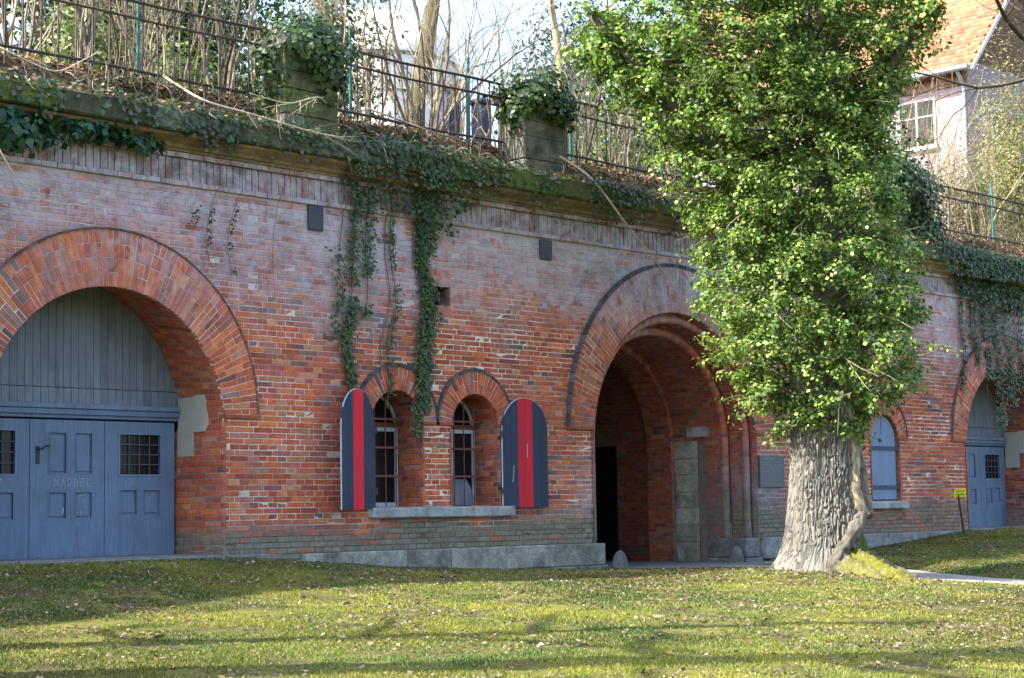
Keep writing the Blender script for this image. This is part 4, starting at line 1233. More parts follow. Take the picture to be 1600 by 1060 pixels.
# skirt over the trunk, hanging tufts
for k in range(60):
    a = rs.uniform(-1.9, 1.9); z = 2.55+.35*rs.rand()+.18*math.sin(a*3); hd = IL*math.sin(a)+IC*math.cos(a)
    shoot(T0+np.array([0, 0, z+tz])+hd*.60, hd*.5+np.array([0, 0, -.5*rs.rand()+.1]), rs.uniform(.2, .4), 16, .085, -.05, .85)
LP = np.concatenate(LP); LN = np.concatenate(LN); LS = np.concatenate(LS); LC = np.concatenate(LC)
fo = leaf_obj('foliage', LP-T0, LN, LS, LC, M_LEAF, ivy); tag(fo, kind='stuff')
tw = link('twigs', twg.mesh('twigs'), M_BARKSTEM, ivy); tw.location = -T0; tag(tw, kind='stuff')

# ------------------------------------------------------------------ stone piers
PIERS = [(3.95, 'moss-streaked stone pier with ivy cap, leftmost on the wall top', 1.0), (9.70, 'grey stone pier with sunlit side and ivy cap above the striped shutters', 1.0),
         (17.0, 'stone pier on the wall top hidden behind the ivy-clad tree', 1.0), (22.75, 'stone pier on the wall top smothered in dark ivy, right of the tree', 1.0)]
for pi_, (xc, lab, _) in enumerate(PIERS):
    pr = tag(empty('stone_pier', (xc, .45, 7.2)), lab, 'pier', 'stone piers along the parapet')
    zs = [0, .50, .93, 1.24, 1.60]
    for a, b in zip(zs[:-1], zs[1:]):
        halves = [(-.58, .58)] if rs.rand() < .55 else [(-.58, rs.uniform(-.15, .2))]
        if len(halves) == 1 and halves[0][1] < .5: halves.append((halves[0][1], .58))
        for (u, v) in halves:
            q = MB(); q.box(u+.003, v-.003, -.36, .36, a+.004, b-.004, np.array([.135, .155, .065] if rs.rand() < .55 else [.19, .19, .155])*rs.uniform(.85, 1.15), .006, .015); link('block', q.mesh('block'), M_MOSSST, pr)
    q = MB(); q.box(-.66, .66, -.44, .44, 1.605, 1.80, (.22, .22, .18), .008, .03); link('cap_stone', q.mesh('cap_stone'), M_MOSSST, pr)
DK = [(.040, .085, .028), (.028, .058, .022), (.055, .10, .032), (.04, .065, .035), (.075, .115, .03)]
def ivy_mass(name, lab, fn, n, size, grp=None, cols=DK, stems=None, org=(0, 0, 0), mat=None):
    r = tag(empty(name, org), lab, 'ivy', grp); P, Nr = fn(n); o = np.array(org)
    f = leaf_obj('foliage', P-o, Nr, rs.uniform(.65, 1.2, len(P))*size, pal(len(P), cols), mat or M_LEAFD, r); tag(f, kind='stuff')
    if stems:
        mb = MB()
        for (Pp, rad, c) in stems: mb.tube(np.array(Pp)-o, rad, c, 5)
        link('stems', mb.mesh('stems'), M_BARKSTEM, r)
    return r
def blob(c, rad, n, shell=.5):
    d = unit(rs.normal(size=(n, 3))); k = rs.uniform(shell, 1, n)[:, None]
    lump = (.42+1.15*vn(d[:, 0]*3.1+c[0]*3, d[:, 2]*3.1+d[:, 1]*2.3, 5))[:, None]
    return np.array(c)+d*np.array(rad)*k*lump, d+np.array([0, -.3, .4])+rs.normal(size=(n, 3))*.4
ivy_mass('pier_ivy', 'dark ivy bush capping the leftmost stone pier', lambda n: [np.concatenate(z) for z in zip(blob((3.95, .3, 8.98), (.92, .75, .6), n), blob((4.35, .05, 8.6), (.42, .35, .6), n//3), blob((3.3, .4, 8.4), (.35, .4, .8), n//4))], 2300, .11, 'ivy bushes on the piers', org=(3.95, .4, 9.0))
ivy_mass('pier_ivy', 'ivy bush drooping over the pier above the striped shutters', lambda n: [np.concatenate(z) for z in zip(blob((9.75, .3, 8.98), (.92, .72, .5), n), blob((10.1, .02, 8.7), (.4, .3, .35), n//4), blob((9.1, .3, 8.7), (.25, .4, .5), n//4))], 2100, .11, 'ivy bushes on the piers', org=(9.75, .35, 9.0))
ivy_mass('pier_ivy', 'tall dark ivy smothering the pier right of the tree', lambda n: [np.concatenate(z) for z in zip(blob((22.75, .25, 8.6), (1.15, .7, 1.25), n), blob((22.0, .1, 8.9), (.7, .6, .7), n//3), blob((23.2, .05, 7.7), (.8, .5, .6), n//3))], 3200, .13, 'ivy bushes on the piers', org=(22.75, .3, 8.4))

# ------------------------------------------------------------------ iron fence sections
SEC = [(-8.0, 3.33, 'rusty iron railing left of the first stone pier, pale stems behind'), (4.57, 9.08, 'rusty iron railing between the two ivy-capped piers above the windows'),
       (10.32, 16.38, 'rusty iron railing above the tunnel arch, left of the tree'), (17.62, 22.13, 'rusty iron railing hidden behind the ivy-clad tree'), (23.37, 33.0, 'rusty iron railing at far right before the yellow-green hedge')]
for (a, b, lab) in SEC:
    f = tag(empty('iron_fence', (a, .62, 7.9)), lab, 'fence', 'iron railing sections on the parapet')
    L = b-a; IR = np.array([.055, .038, .032])
    for (z, h) in ((1.27, .026), (1.0, .022), (.16, .026)):
        q = MB(); P = np.array([(x, 0, z+.012*math.sin(x*1.7+z)) for x in np.linspace(0, L, 12)]); q.tube(P, h, IR*rs.uniform(.7, 1.2), 5); link('rail', q.mesh('rail'), M_IRON, f)
    x = .25
    while x < L:
        q = MB(); lx = rs.normal()*.012; q.tube([(x, -.005, -.12), (x+lx, -.005, 1.30+rs.uniform(-.02, .02))], .017, IR*rs.uniform(.7, 1.5), 5); link('bar', q.mesh('bar'), M_IRON, f); x += .30
    for px_ in (1.1, 5.55, 8.5, 11.35, 14.2, 19.5, 24.6, 28.2):
        if a < px_ < b:
            q = MB(); q.tube([(px_-a, .32, -.1), (px_-a, .32, 1.75)], .026, (.035, .16, .17), 8); link('fence_post', q.mesh('fence_post'), M_PAINT, f)

# ------------------------------------------------------------------ bare shrubs behind the fence
STEMC = (.29, .25, .185)
def shrub(x, y, n, H, spread, lab, r=.035, lean=(0, 0), c=STEMC, lev=2, kids=4):
    z = float(zbank(x, y))-.05
    s = tag(empty('bare_shrub', (x, y, z)), lab, 'shrub', 'bare shrubs behind the railing')
    for k in range(n):
        a = rs.uniform(0, 2*PI); q = MB()
        d = np.array([math.cos(a)*spread*1.25*rs.rand()+lean[0], math.sin(a)*spread*rs.rand()*.8+lean[1], 1])
        ck = np.array(c)*rs.choice([.35, .6, .85, 1.0, 1.15], p=[.15, .2, .25, .25, .15])
        branch(q, (math.cos(a)*.34*rs.rand()**.6, math.sin(a)*.30*rs.rand(), 0), d, H*rs.uniform(.45, 1.1), r*rs.choice([.25, .4, .6, .85], p=[.3, .3, .25, .15]), ck, lev, .11, .015, kids+1, .75, 10, 5, .45)
        link('stem', q.mesh('stem'), M_BARKSTEM, s)
    return s
shrub(-.75, 1.5, 7, 4.2, .25, 'leafless shrub with thick pale stems at the far left end of the railing', .06)
shrub(.35, 1.4, 8, 4.2, .30, 'leafless shrub, second from the left end of the railing', .05)
shrub(1.55, 1.7, 10, 4.2, .35, 'thin-stemmed leafless shrub, third from the left end of the railing', .028)
shrub(2.5, 1.6, 9, 4.2, .28, 'leafless shrub halfway between the left edge and the first pier', .035)
shrub(3.25, 1.7, 10, 4.6, .22, 'clump of pale upright stems just left of the first stone pier', .055)
shrub(4.7, 1.9, 9, 4.0, .35, 'leafless shrub rising behind the first ivy-capped pier', .035)
shrub(5.5, 1.5, 11, 4.2, .26, 'leafless shrub before the round white tank', .035)
shrub(6.35, 1.7, 9, 4.4, .25, 'upright pale shrub between the white tank and the big fan-shaped shrub', .04)
shrub(7.85, 1.4, 20, 5.2, .36, 'large fan-shaped leafless shrub spreading against the open sky', .05, (.14, 0), (.30, .26, .19), 2, 4)
shrub(9.0, 1.3, 4, 4.2, .2, 'few slanting stems leaning just left of the second stone pier', .045, (.15, .0))
shrub(10.9, 1.6, 8, 4.6, .16, 'leafless shrub just right of the second stone pier', .035)
shrub(12.3, 1.7, 10, 4.6, .2, 'leafless shrub above the left half of the tunnel arch', .04)
shrub(13.9, 1.8, 10, 4.6, .22, 'leafless shrub above the right half of the tunnel arch', .04)
shrub(15.6, 1.8, 7, 4.4, .22, 'leafless shrub half hidden by the left side of the tree ivy', .04)
shrub(25.4, 1.7, 9, 4.6, .22, 'leafless shrub before the pink house, right of the dark ivy pier', .045, (0, 0), (.40, .33, .20))
shrub(26.6, 2.0, 9, 4.4, .3, 'leafless shrub before the downpipe of the pink house', .04, (0, 0), (.40, .33, .20))
shrub(29.0, 1.8, 12, 4.0, .4, 'leafless shrub at the right edge above the far gate', .03, (0, 0), (.38, .33, .18))
for (x_, y_, n_, H_, sp_, lab_) in ((-.2, 2.4, 10, 4.6, .5, 'wispy leafless shrub farther back at the far left'), (1.0, 2.6, 10, 4.6, .5, 'wispy leafless shrub behind the second and third shrubs from the left'), (2.1, 2.8, 10, 4.6, .5, 'wispy leafless shrub farther back, midway to the first pier'),
        (3.0, 3.0, 9, 4.8, .4, 'wispy leafless shrub farther back beside the first pier'), (6.9, 2.2, 12, 4.8, .4, 'twiggy leafless shrub across the right side of the white tank'), (8.6, 2.4, 10, 4.6, .55, 'twiggy leafless shrub across the open sky, before the blue cabins'),
        (9.6, 2.6, 9, 4.6, .4, 'twiggy leafless shrub rising behind the second pier'), (11.6, 2.8, 11, 4.6, .45, 'twiggy leafless shrub farther back, right of the second pier'), (13.1, 2.9, 11, 4.6, .45, 'twiggy leafless shrub farther back above the tunnel arch'), (14.9, 3.0, 9, 4.4, .4, 'twiggy leafless shrub farther back beside the tree ivy'),
        (27.6, 2.6, 12, 5.2, .5, 'twiggy sunlit shrub before the shaded gable of the pink house'), (24.8, 2.8, 10, 5.2, .4, 'twiggy sunlit shrub before the window of the pink house'), (29.8, 3.0, 12, 5.5, .5, 'twiggy sunlit shrub at the right edge before the yellow-green bush'), (26.0, 3.4, 14, 6.2, .5, 'densest twiggy shrub between the pink house window and the railing'), (28.6, 3.6, 13, 6.4, .55, 'tallest twiggy shrub before the corner of the pink house')):
    shrub(x_, y_, n_, H_, sp_, lab_, .035, (0, 0), (.34, .29, .20), 2, 5)
# bent twigs hanging over the cornice
def bent(P, r, c, name, lab, kids=4):
    P = np.array(P, float); t = np.linspace(0, len(P)-1, 22); Q = np.stack([np.interp(t, range(len(P)), P[:, k]) for k in range(3)], 1)
    for _ in range(3): Q[1:-1] = (Q[:-2]+2*Q[1:-1]+Q[2:])/4
    o = tag(empty(name, tuple(Q[0])), lab, 'branch'); Q = Q-Q[0]
    q = MB(); q.tube(Q, np.linspace(r, r*.4, len(Q)), c, 6); link('stem', q.mesh('stem', True), M_BARKSTEM, o)
    q = MB()
    for k in range(kids):
        i = rs.randint(6, 20); d = unit(Q[i+1]-Q[i]); branch(q, Q[i], unit(d+rs.normal(size=3)*.5), rs.uniform(.3, .8), r*.35, c, 1, .12, 0, 3, .6, 6, 4)
    tag(link('twigs', q.mesh('twigs'), M_BARKSTEM, o), kind='stuff'); return o
PALE = (.46, .40, .30)
bent([(10.0, .3, 8.0), (10.35, -.45, 7.45), (10.85, -.60, 6.85), (11.5, -.62, 6.3), (12.1, -.60, 5.95), (12.75, -.55, 5.32)], .028, PALE, 'broken_branch', 'pale broken branch hanging across the cornice above the tunnel arch', 3)
bent([(1.2, .4, 8.0), (1.3, -.5, 7.45), (2.2, -.62, 7.36), (3.4, -.60, 7.25), (4.4, -.5, 7.3)], .022, PALE, 'drooping_branch', 'pale branch lying along the mossy coping near the first pier', 7)
bent([(4.4, .2, 8.0), (3.6, -.5, 7.9), (2.8, -.7, 7.6), (2.0, -.75, 7.65)], .018, PALE, 'drooping_branch', 'curving twig sweeping across the front of the first pier', 8)
bent([(-2.6, .2, 8.2), (-2.4, -.8, 7.6), (-1.6, -1.0, 7.3), (-.9, -1.0, 7.75)], .016, PALE, 'drooping_branch', 'bare twig hooking upward at the left edge beside the coping', 5)
bent([(-2.9, .2, 7.9), (-2.7, -.9, 6.6), (-2.2, -1.1, 5.6), (-1.5, -1.1, 5.4), (-.7, -1.1, 5.75)], .014, PALE, 'drooping_branch', 'thin bare twig arching before the left gate arch at the edge', 6)
bent([(5.6, .6, 8.2), (6.2, -.3, 7.75), (6.9, -.55, 7.6), (7.6, -.6, 7.35)], .016, (.22, .17, .13), 'drooping_branch', 'dark twig tangled in the ivy above the loophole', 8)
bent([(3.0, -.45, 7.35), (3.0, -.55, 6.6), (3.02, -.12, 6.1), (2.98, -.05, 5.2), (3.05, -.05, 4.6)], .006, (.10, .09, .07), 'drooping_branch', 'thread-thin dead vine hanging left of the iron plate', 1)

# ------------------------------------------------------------------ ivy on the parapet and down the wall
def strand(cx, z1, z0, wid, n, y=-.07, clump=.35, taper=True):
    t = rs.rand(n)**.9; z = z1+(z0-z1)*t
    keep = vn(z*3.1, cx+z*0, 8) > clump*(.4+.6*t); z = z[keep]; t = t[keep]; n = len(z)
    path = cx+.10*np.sin(z*1.7+cx)+.05*np.sin(z*4.3)
    w_ = wid*(1-.45*t if taper else 1)*(.6+.8*vn(z*2.4, cx+z*0+3, 4))
    x = path+rs.normal(size=n)*w_*.5
    yy = y-.02-.05*rs.rand(n)-np.where(z > 6.2, .10, 0)-np.where(z > 6.7, .33, 0)
    return np.stack([x, yy, z], 1), np.stack([rs.normal(size=n)*.35, -np.ones(n), .45+rs.normal(size=n)*.3], 1)
def stemline(cx, z1, z0):
    z = np.linspace(z1, z0, 24); return (np.stack([cx+.10*np.sin(z*1.7+cx)+.05*np.sin(z*4.3), -.03-np.where(z > 6.2, .10, 0)-np.where(z > 6.7, .33, 0), z], 1), .008, (.13, .10, .07))
GH = 'ivy strands hanging down the wall'
ivy_mass('hanging_ivy', 'ragged ivy strand hanging down to the left striped shutter', lambda n: [np.concatenate(z) for z in zip(strand(4.62, 7.0, 3.25, .15, n), strand(4.95, 6.6, 4.4, .24, n//2), strand(4.35, 5.6, 4.0, .18, n//4), strand(4.70, 4.6, 3.0, .15, n//2))], 780, .066, GH, stems=[stemline(4.62, 7.2, 3.1), stemline(4.95, 7.2, 4.4), stemline(4.38, 7.2, 5.6)], org=(4.6, 0, 7.0))
ivy_mass('hanging_ivy', 'thin sparse ivy strand hanging above the left window', lambda n: strand(5.55, 7.1, 3.1, .10, n), 380, .062, GH, stems=[stemline(5.55, 7.2, 2.9), stemline(5.42, 7.2, 3.6)], org=(5.5, 0, 7.0))
ivy_mass('hanging_ivy', 'thick dark ivy strand hanging between the two barred windows', lambda n: [np.concatenate(z) for z in zip(strand(6.30, 7.0, 2.9, .20, n, clump=.0, taper=False), strand(6.22, 3.6, 2.2, .16, n//10), strand(6.5, 7.0, 5.6, .4, n//5))], 2600, .068, GH, stems=[stemline(6.3+d, 7.2, z) for d, z in ((0, 2.0), (.08, 2.3), (-.09, 2.5), (.15, 2.8), (-.16, 2.2), (.03, 2.6))], org=(6.3, 0, 7.0))
ivy_mass('hanging_ivy', 'faint dotted ivy creepers on the brick right of the left gate arch', lambda n: [np.concatenate(z) for z in zip(strand(1.85, 5.9, 5.05, .05, n), strand(2.25, 6.0, 4.9, .06, n), strand(1.55, 6.0, 5.6, .16, n//2))], 55, .05, GH, cols=[(.02, .022, .018), (.03, .035, .02)], stems=[(stemline(1.85, 6.9, 5.0)[0], .004, (.10, .08, .06)), (stemline(2.25, 6.9, 4.9)[0], .004, (.10, .08, .06))], org=(2, 0, 6))
ivy_mass('hanging_ivy', 'curtain of dark ivy trailing over the far right gate arch', lambda n: [np.concatenate(z) for z in zip(*[strand(c, 7.3, z, w_, int(n*k), clump=cl) for (c, z, w_, k, cl) in ((24.55, 3.9, .14, .10, .2), (25.15, 4.6, .3, .14, .3), (25.75, 4.2, .35, .2, .25), (26.3, 3.0, .40, .24, .1), (26.9, 3.6, .45, .22, .1), (27.6, 4.0, .5, .2, .1), (24.7, 6.3, .6, .14, .1), (25.8, 6.2, .8, .2, .0), (27.2, 6.0, 1.0, .3, .0))])], 4200, .074, GH, stems=[stemline(c, 7.3, z) for c, z in ((24.55, 3.9), (25.15, 4.6), (25.75, 3.6), (26.3, 2.9), (26.5, 3.3), (26.9, 3.5), (27.6, 3.9), (25.4, 5))], org=(26, 0, 7))
def leafclump(n):
    a = blob((-1.75, -.34, 6.62), (.75, .22, .34), n); b = blob((-.55, -.28, 6.78), (.7, .15, .16), n//2); c = blob((.35, -.25, 6.72), (.35, .1, .13), n//6)
    return [np.concatenate(z) for z in zip(a, b, c)]
ivy_mass('hanging_ivy', 'broad-leaved ivy clump tucked under the coping at the left edge', leafclump, 420, .16, GH, cols=[(.025, .085, .045), (.03, .10, .04), (.02, .06, .035)], org=(-1.5, -.2, 6.6))
# ivy and litter carpet on the parapet bank
n = 60000; x = rs.uniform(-4, 32, n); y = rs.uniform(-.44, .95, n)
dens = fbm(x*.7, y*1.6, 23); heavy = np.exp(-((x-6.3)/1.9)**2)+np.exp(-((x-26)/2.6)**2)*1.0+.35*np.exp(-((x-.8)/1.6)**2)+.2*np.exp(-((x-20.8)/1.5)**2)
k = (rs.rand(n) < np.clip((dens-.42)*1.6+heavy*.55*sst(1.2, .1, y)-.25*sst(.4, .9, y)+.10, 0, 1)*.5); x = x[k]; y = y[k]
z = np.where(y < .25, 7.34, zbank(x, np.maximum(y, .2)))+rs.uniform(.0, .10, len(x))*(1+1.0*np.exp(-((x-6.3)/1.9)**2))
P = np.stack([x, y, z], 1)
# the fringe over the coping's face
m2 = 14000; fx = rs.uniform(-4, 32, m2); hv = np.exp(-((fx-6.1)/1.45)**2)+np.exp(-((fx-26.3)/2.2)**2)+.30*np.exp(-((fx-1.0)/1.3)**2)+.40*sst(.42, .62, fbm(fx*1.3, fx*0, 4))
k = rs.rand(m2) < hv*.85; fx = fx[k]; dl = rs.rand(len(fx))**1.3*(.25+.75*hv[k]*(.5+vn(fx*2.5, fx*0, 6)))*1.15
fz = 7.36-dl; fy = np.where(fz > 6.93, -.49, np.where(fz > 6.72, -.40+.28*0, -.18))-.06*rs.rand(len(fx))
P2 = np.stack([fx, fy, fz], 1)
Nr = np.concatenate([np.stack([rs.normal(size=len(P))*.5, -.35+rs.normal(size=len(P))*.4, np.ones(len(P))], 1), np.stack([rs.normal(size=len(P2))*.4, -np.ones(len(P2)), .5+rs.normal(size=len(P2))*.3], 1)])
PP = np.concatenate([P, P2])
bi = leaf_obj('bank_ivy', PP, Nr, rs.uniform(.06, .115, len(PP)), pal(len(PP), DK+[(.07, .075, .06), (.10, .09, .08)], [.2, .2, .16, .14, .1, .1, .1]), M_LEAFD)
tag(bi, 'dark ivy carpet covering the parapet bank and coping', 'ivy', kind='stuff')
n = 16000; x = rs.uniform(-4, 32, n); y = np.where(rs.rand(n) < .3, rs.uniform(-.42, .35, n), rs.uniform(.3, 3.0, n))
z = np.where(y < .2, 7.335, zbank(x, np.maximum(y, .2)))+rs.uniform(.005, .05, n)
bl = leaf_obj('bank_leaves', np.stack([x, y, z], 1), np.stack([rs.normal(size=n)*.5, rs.normal(size=n)*.5-.2, np.ones(n)], 1), rs.uniform(.06, .13, n), pal(n, [(.30, .17, .09), (.22, .11, .06), (.38, .26, .17), (.16, .09, .06), (.40, .13, .06)], [.3, .25, .25, .15, .05], .3), M_DRY)
tag(bl, 'brown fallen leaves scattered over the parapet bank', 'leaves', kind='stuff')
# fine dead twigs tangled in the bank
tm = MB()
for k in range(950):
    x = rs.uniform(-3.5, 31); y = rs.uniform(-.46, 1.1); z = 7.36 if y < .2 else float(zbank(x, y))
    d = np.array([rs.normal(), rs.normal()*.6-.3, rs.uniform(-.2, .9)]); P, _ = wander((x, y, z), d, rs.uniform(.3, 1.0), 6, .28, -.07); tm.tube(P, np.linspace(.008, .004, 7), np.array([.30, .25, .19])*rs.uniform(.5, 1.2), 3, False)
tag(tm.build('bank_twigs', M_BARKSTEM), 'tangled dead twigs over the parapet bank', 'twigs', kind='stuff')

# ------------------------------------------------------------------ trees beyond the wall
def evergreen(x, y, z, rad, n, lab, cols, size, trunk_r=.16, clumps=70):
    t = tag(empty('evergreen_tree', (x, y, z)), lab, 'tree', 'evergreen trees beyond the wall')
    H = rad[2]*2
    q = MB(); P, _ = wander((0, 0, 0), (0, 0, 1), H*.95, 10, .03, .03); q.tube(P, np.linspace(trunk_r, .03, 11), np.array([.14, .11, .08]), 8); link('trunk', q.mesh('trunk', True), M_BARK, t)
    cp = []; 
    q = MB()
    for k in range(clumps):
        d = unit(rs.normal(size=3)); c = np.array([0, 0, rad[2]*1.08])+d*np.array(rad)*rs.uniform(.35, 1)
        cp.append(c); o = np.array([0, 0, min(max(c[2]-.6, .5), H*.9)]); q.tube(np.array([o, (o+c)/2+np.array([0, 0, .15]), c]), [.03, .02, .008], np.array([.12, .10, .07]), 4, False)
    link('branches', q.mesh('branches'), M_BARKSTEM, t)
    cp = np.array(cp); i = rs.randint(0, clumps, n)
    off = rs.normal(size=(n, 3))*np.array([.42, .42, .30])*(np.mean(rad)/2.2)
    L = cp[i]+off
    f = leaf_obj('crown', L, unit(off)+np.array([0, 0, .6])+rs.normal(size=(n, 3))*.4, rs.uniform(.6, 1.2, n)*size, pal(n, cols), M_NEEDLE, t, aspect=.6); tag(f, kind='stuff')
    return t
DG = [(.03, .07, .025), (.05, .10, .03), (.02, .05, .025), (.08, .13, .04)]
BG = [(.025, .055, .045), (.04, .075, .06), (.02, .04, .04), (.06, .09, .06)]
evergreen(4.6, 9.0, 8.2, (2.3, 2.0, 3.6), 10500, 'dark evergreen tree behind the railing at the far left', DG, .17)
evergreen(7.6, 10.5, 8.2, (2.4, 2.0, 3.8), 10500, 'dark evergreen tree behind the railing, second from the left', DG, .17)
evergreen(10.4, 12.0, 8.2, (2.0, 2.0, 4.0), 9000, 'dark evergreen tree just left of the white tank', DG, .18)
evergreen(12.3, 9.5, 8.2, (1.3, 1.3, 3.6), 3600, 'slender evergreen overlapping the left edge of the white tank', DG, .16)
evergreen(25.8, 13.5, 8.3, (2.2, 2.0, 4.2), 5200, 'bluish evergreen tree right of the open sky, above the second pier', BG, .2)
evergreen(29.5, 16.0, 8.3, (2.6, 2.4, 4.4), 6500, 'bluish evergreen tree above the tunnel arch', BG, .2)
evergreen(33.0, 15.0, 8.3, (2.5, 2.4, 4.4), 6500, 'bluish evergreen tree peeping left of the tree ivy', BG, .2)
# low green scrub behind the shrubs
def scrub(x, y, rad, n, lab, cols, size=.12):
    z = float(zbank(x, y)); t = tag(empty('green_bush', (x, y, z)), lab, 'bush', 'green bushes behind the railing')
    P, Nr = blob((0, 0, rad[2]*.8), rad, n, .25); f = leaf_obj('foliage', P, Nr, rs.uniform(.6, 1.2, n)*size, pal(n, cols), M_NEEDLE, t); tag(f, kind='stuff')
    q = MB()
    for k in range(7): branch(q, (rs.normal()*.2, rs.normal()*.2, -.1), (rs.normal()*.5, rs.normal()*.5, 1), rad[2]*1.4, .03, (.2, .17, .12), 1, .1, .02, 3)
    link('stems', q.mesh('stems'), M_BARKSTEM, t); return t
LG = [(.12, .17, .04), (.08, .13, .035), (.17, .20, .05), (.05, .09, .03)]
YG = [(.17, .165, .05), (.13, .145, .04), (.21, .19, .08), (.09, .105, .035), (.24, .20, .12)]
scrub(2.9, 5.0, (1.6, 1.0, 1.3), 2600, 'light green bush behind the railing near the left edge', LG)
scrub(5.2, 5.4, (1.4, 1.0, 1.2), 2200, 'light green bush behind the first ivy-capped pier', LG)
scrub(15.5, 5.4, (1.6, 1.0, 1.4), 2400, 'green bush behind the railing above the tunnel arch', LG)
scrub(18.6, 6.0, (1.8, 1.0, 1.6), 2600, 'green bush behind the railing beside the tree ivy', LG)
scrub(31.6, 3.6, (2.0, 1.2, 1.9), 8500, 'sunlit yellow-green hedge behind the far right railing', YG, .075)
scrub(34.6, 3.4, (2.2, 1.4, 3.0), 11000, 'tall yellow-green bush at the right edge beside the pink house', YG, .08)
scrub(37.2, 5.0, (2.4, 1.6, 4.6), 11000, 'highest yellow-green bush at the right edge of the picture', YG, .085)

# thick-stemmed bare trees behind the railing and off to the sides
def bare_tree(x, y, z, H, r, lab, lean=(0, 0), c=(.22, .19, .14), limbs=7, lev=3, name='bare_tree', first=.35):
    t = tag(empty(name, (x, y, z)), lab, 'tree', 'bare trees')
    q = MB(); P, _ = wander((0, 0, -.2), (lean[0], lean[1], 1), H, 14, .035, .02); rr = r*np.linspace(1, .22, 15)**.7; rr[0] *= 1.5; q.tube(P, rr, np.array(c), 10); link('trunk', q.mesh('trunk', True), M_BARK, t)
    for k in range(limbs):
        i = int(np.interp(k/(limbs-1+1e-6), [0, 1], [15*first, 13])); a = rs.uniform(0, 2*PI); q = MB()
        d = np.array([math.cos(a), math.sin(a), rs.uniform(.3, 1.1)]); branch(q, P[i], d, H*rs.uniform(.25, .45)*(1.1-.4*i/14), rr[i]*.5, c, lev-1, .09, .03, 5, .65, 9, 5, .5); link('limb', q.mesh('limb'), M_BARKSTEM, t)
    return t
bare_tree(11.15, 5.4, 8.3, 9, .2, 'single green-stained bare trunk before the white tank', (.0, 0), (.12, .105, .06), 5, 2)
bare_tree(13.1, 2.6, 8.2, 8, .10, 'slim pale bare tree rising right of the second pier', (0, 0), (.36, .30, .20), 6, 2)
bare_tree(-8.9, -8.1, -.1, 18, .44, 'tall bare tree on the lawn beyond the left edge', (.0, .0), limbs=9, first=.4)
bare_tree(-9.6, -5.3, .1, 15, .26, 'slim bare tree on the lawn beyond the left edge, near the wall', (.0, .0), limbs=8, first=.35)
bare_tree(-12.0, -10.2, -.2, 16, .36, 'bare tree farthest left on the lawn', (.05, .0), limbs=8, first=.35)
rt = bare_tree(24.6, -4.6, .1, 15, .30, 'dark bare tree on the lawn beyond the right edge, twigs reaching before the pink house', (.0, .0), (.07, .06, .045), 5, 3, first=.55)
q = MB()
for (p0, d, L, r) in (((-.1, 0, 10.3), (-1, -.02, -.10), 8.6, .085), ((-.1, 0, 10.9), (-.97, .05, -.02), 7.6, .06), ((-.1, 0, 10.2), (-1, .1, .10), 6.5, .06)):
    branch(q, p0, d, L, r, (.07, .06, .04), 3, .10, .0, 5, .7, 11, 6, .5)
link('limb', q.mesh('limb'), M_BARKSTEM, rt)

# ------------------------------------------------------------------ buildings beyond
ho = tag(empty('pink_house', (43.45, 10.0, 8.3)), 'pale pink house with orange tiled roof behind the tree', 'house')
PK = np.array([.30, .25, .295]); EZ_ = 9.05
q = MB(); q.box(0, 11, 0, 16, -1, EZ_, PK); link('wall', q.mesh('wall'), M_PLAST, ho)
q = MB(); q.prism([(-.0, EZ_), (11, EZ_), (5.5, EZ_+6.0)], .02, .25, (.16, .09, .06)); link('gable', q.mesh('gable'), M_ROOF, ho)
q = MB()
for sx in (0, 1):
    a = np.array([-.55, EZ_-.45]) if sx == 0 else np.array([11.55, EZ_-.45]); b = np.array([5.5, EZ_+6.15])
    nn = 34; nt_ = 66
    for k in range(nn):
        u0 = k/nn; u1 = (k+1.12)/nn; p = a+(b-a)*u0; r_ = a+(b-a)*u1
        if sx: q.prism([(p[0], p[1]+.07), (p[0], p[1]-.1), (r_[0], r_[1]-.12), (r_[0], r_[1]+.01)], -.45, 16.4, np.array([.34, .15, .08])); continue
        for m_ in range(nt_):
            y0_ = -.45+m_*16.85/nt_+(.12 if k % 2 else 0); j_ = rs.uniform(-.015, .02); cc = (np.array([.31, .145, .075]) if rs.rand() < .75 else np.array([.22, .115, .08]))*rs.uniform(.65, 1.2)*(.7+.6*float(fbm(m_*.15, k*.15, 3)))
            q.prism([(p[0], p[1]+.07+j_), (r_[0], r_[1]+.01), (r_[0], r_[1]-.12), (p[0], p[1]-.1)], y0_, y0_+16.85/nt_-.012, cc)
ro = tag(link('roof', q.mesh('roof'), M_ROOF, ho), kind='stuff')
q = MB(); q.prism([(-.62, EZ_-.52), (-.45, EZ_-.52), (5.5, EZ_+5.85), (5.5, EZ_+6.1)], -.52, -.46, (.60, .56, .56)); link('verge_board', q.mesh('verge_board'), M_WOOD, ro)
q = MB(); q.tube([(-.66, -.4, EZ_-.42), (-.66, 16, EZ_-.42)], .11, (.24, .27, .32), 8); link('gutter', q.mesh('gutter'), M_PAINT, ho)
q = MB(); q.box(-.12, .02, .0, 16, EZ_-.9, EZ_-.5, (.20, .10, .075)); link('eaves_board', q.mesh('eaves_board'), M_WOOD, ho)
q = MB(); q.tube([(-.6, .12, EZ_-.45), (-.1, .12, EZ_-.9), (-.1, .12, 0)], .07, (.33, .42, .50), 8); link('downpipe', q.mesh('downpipe'), M_PAINT, ho)
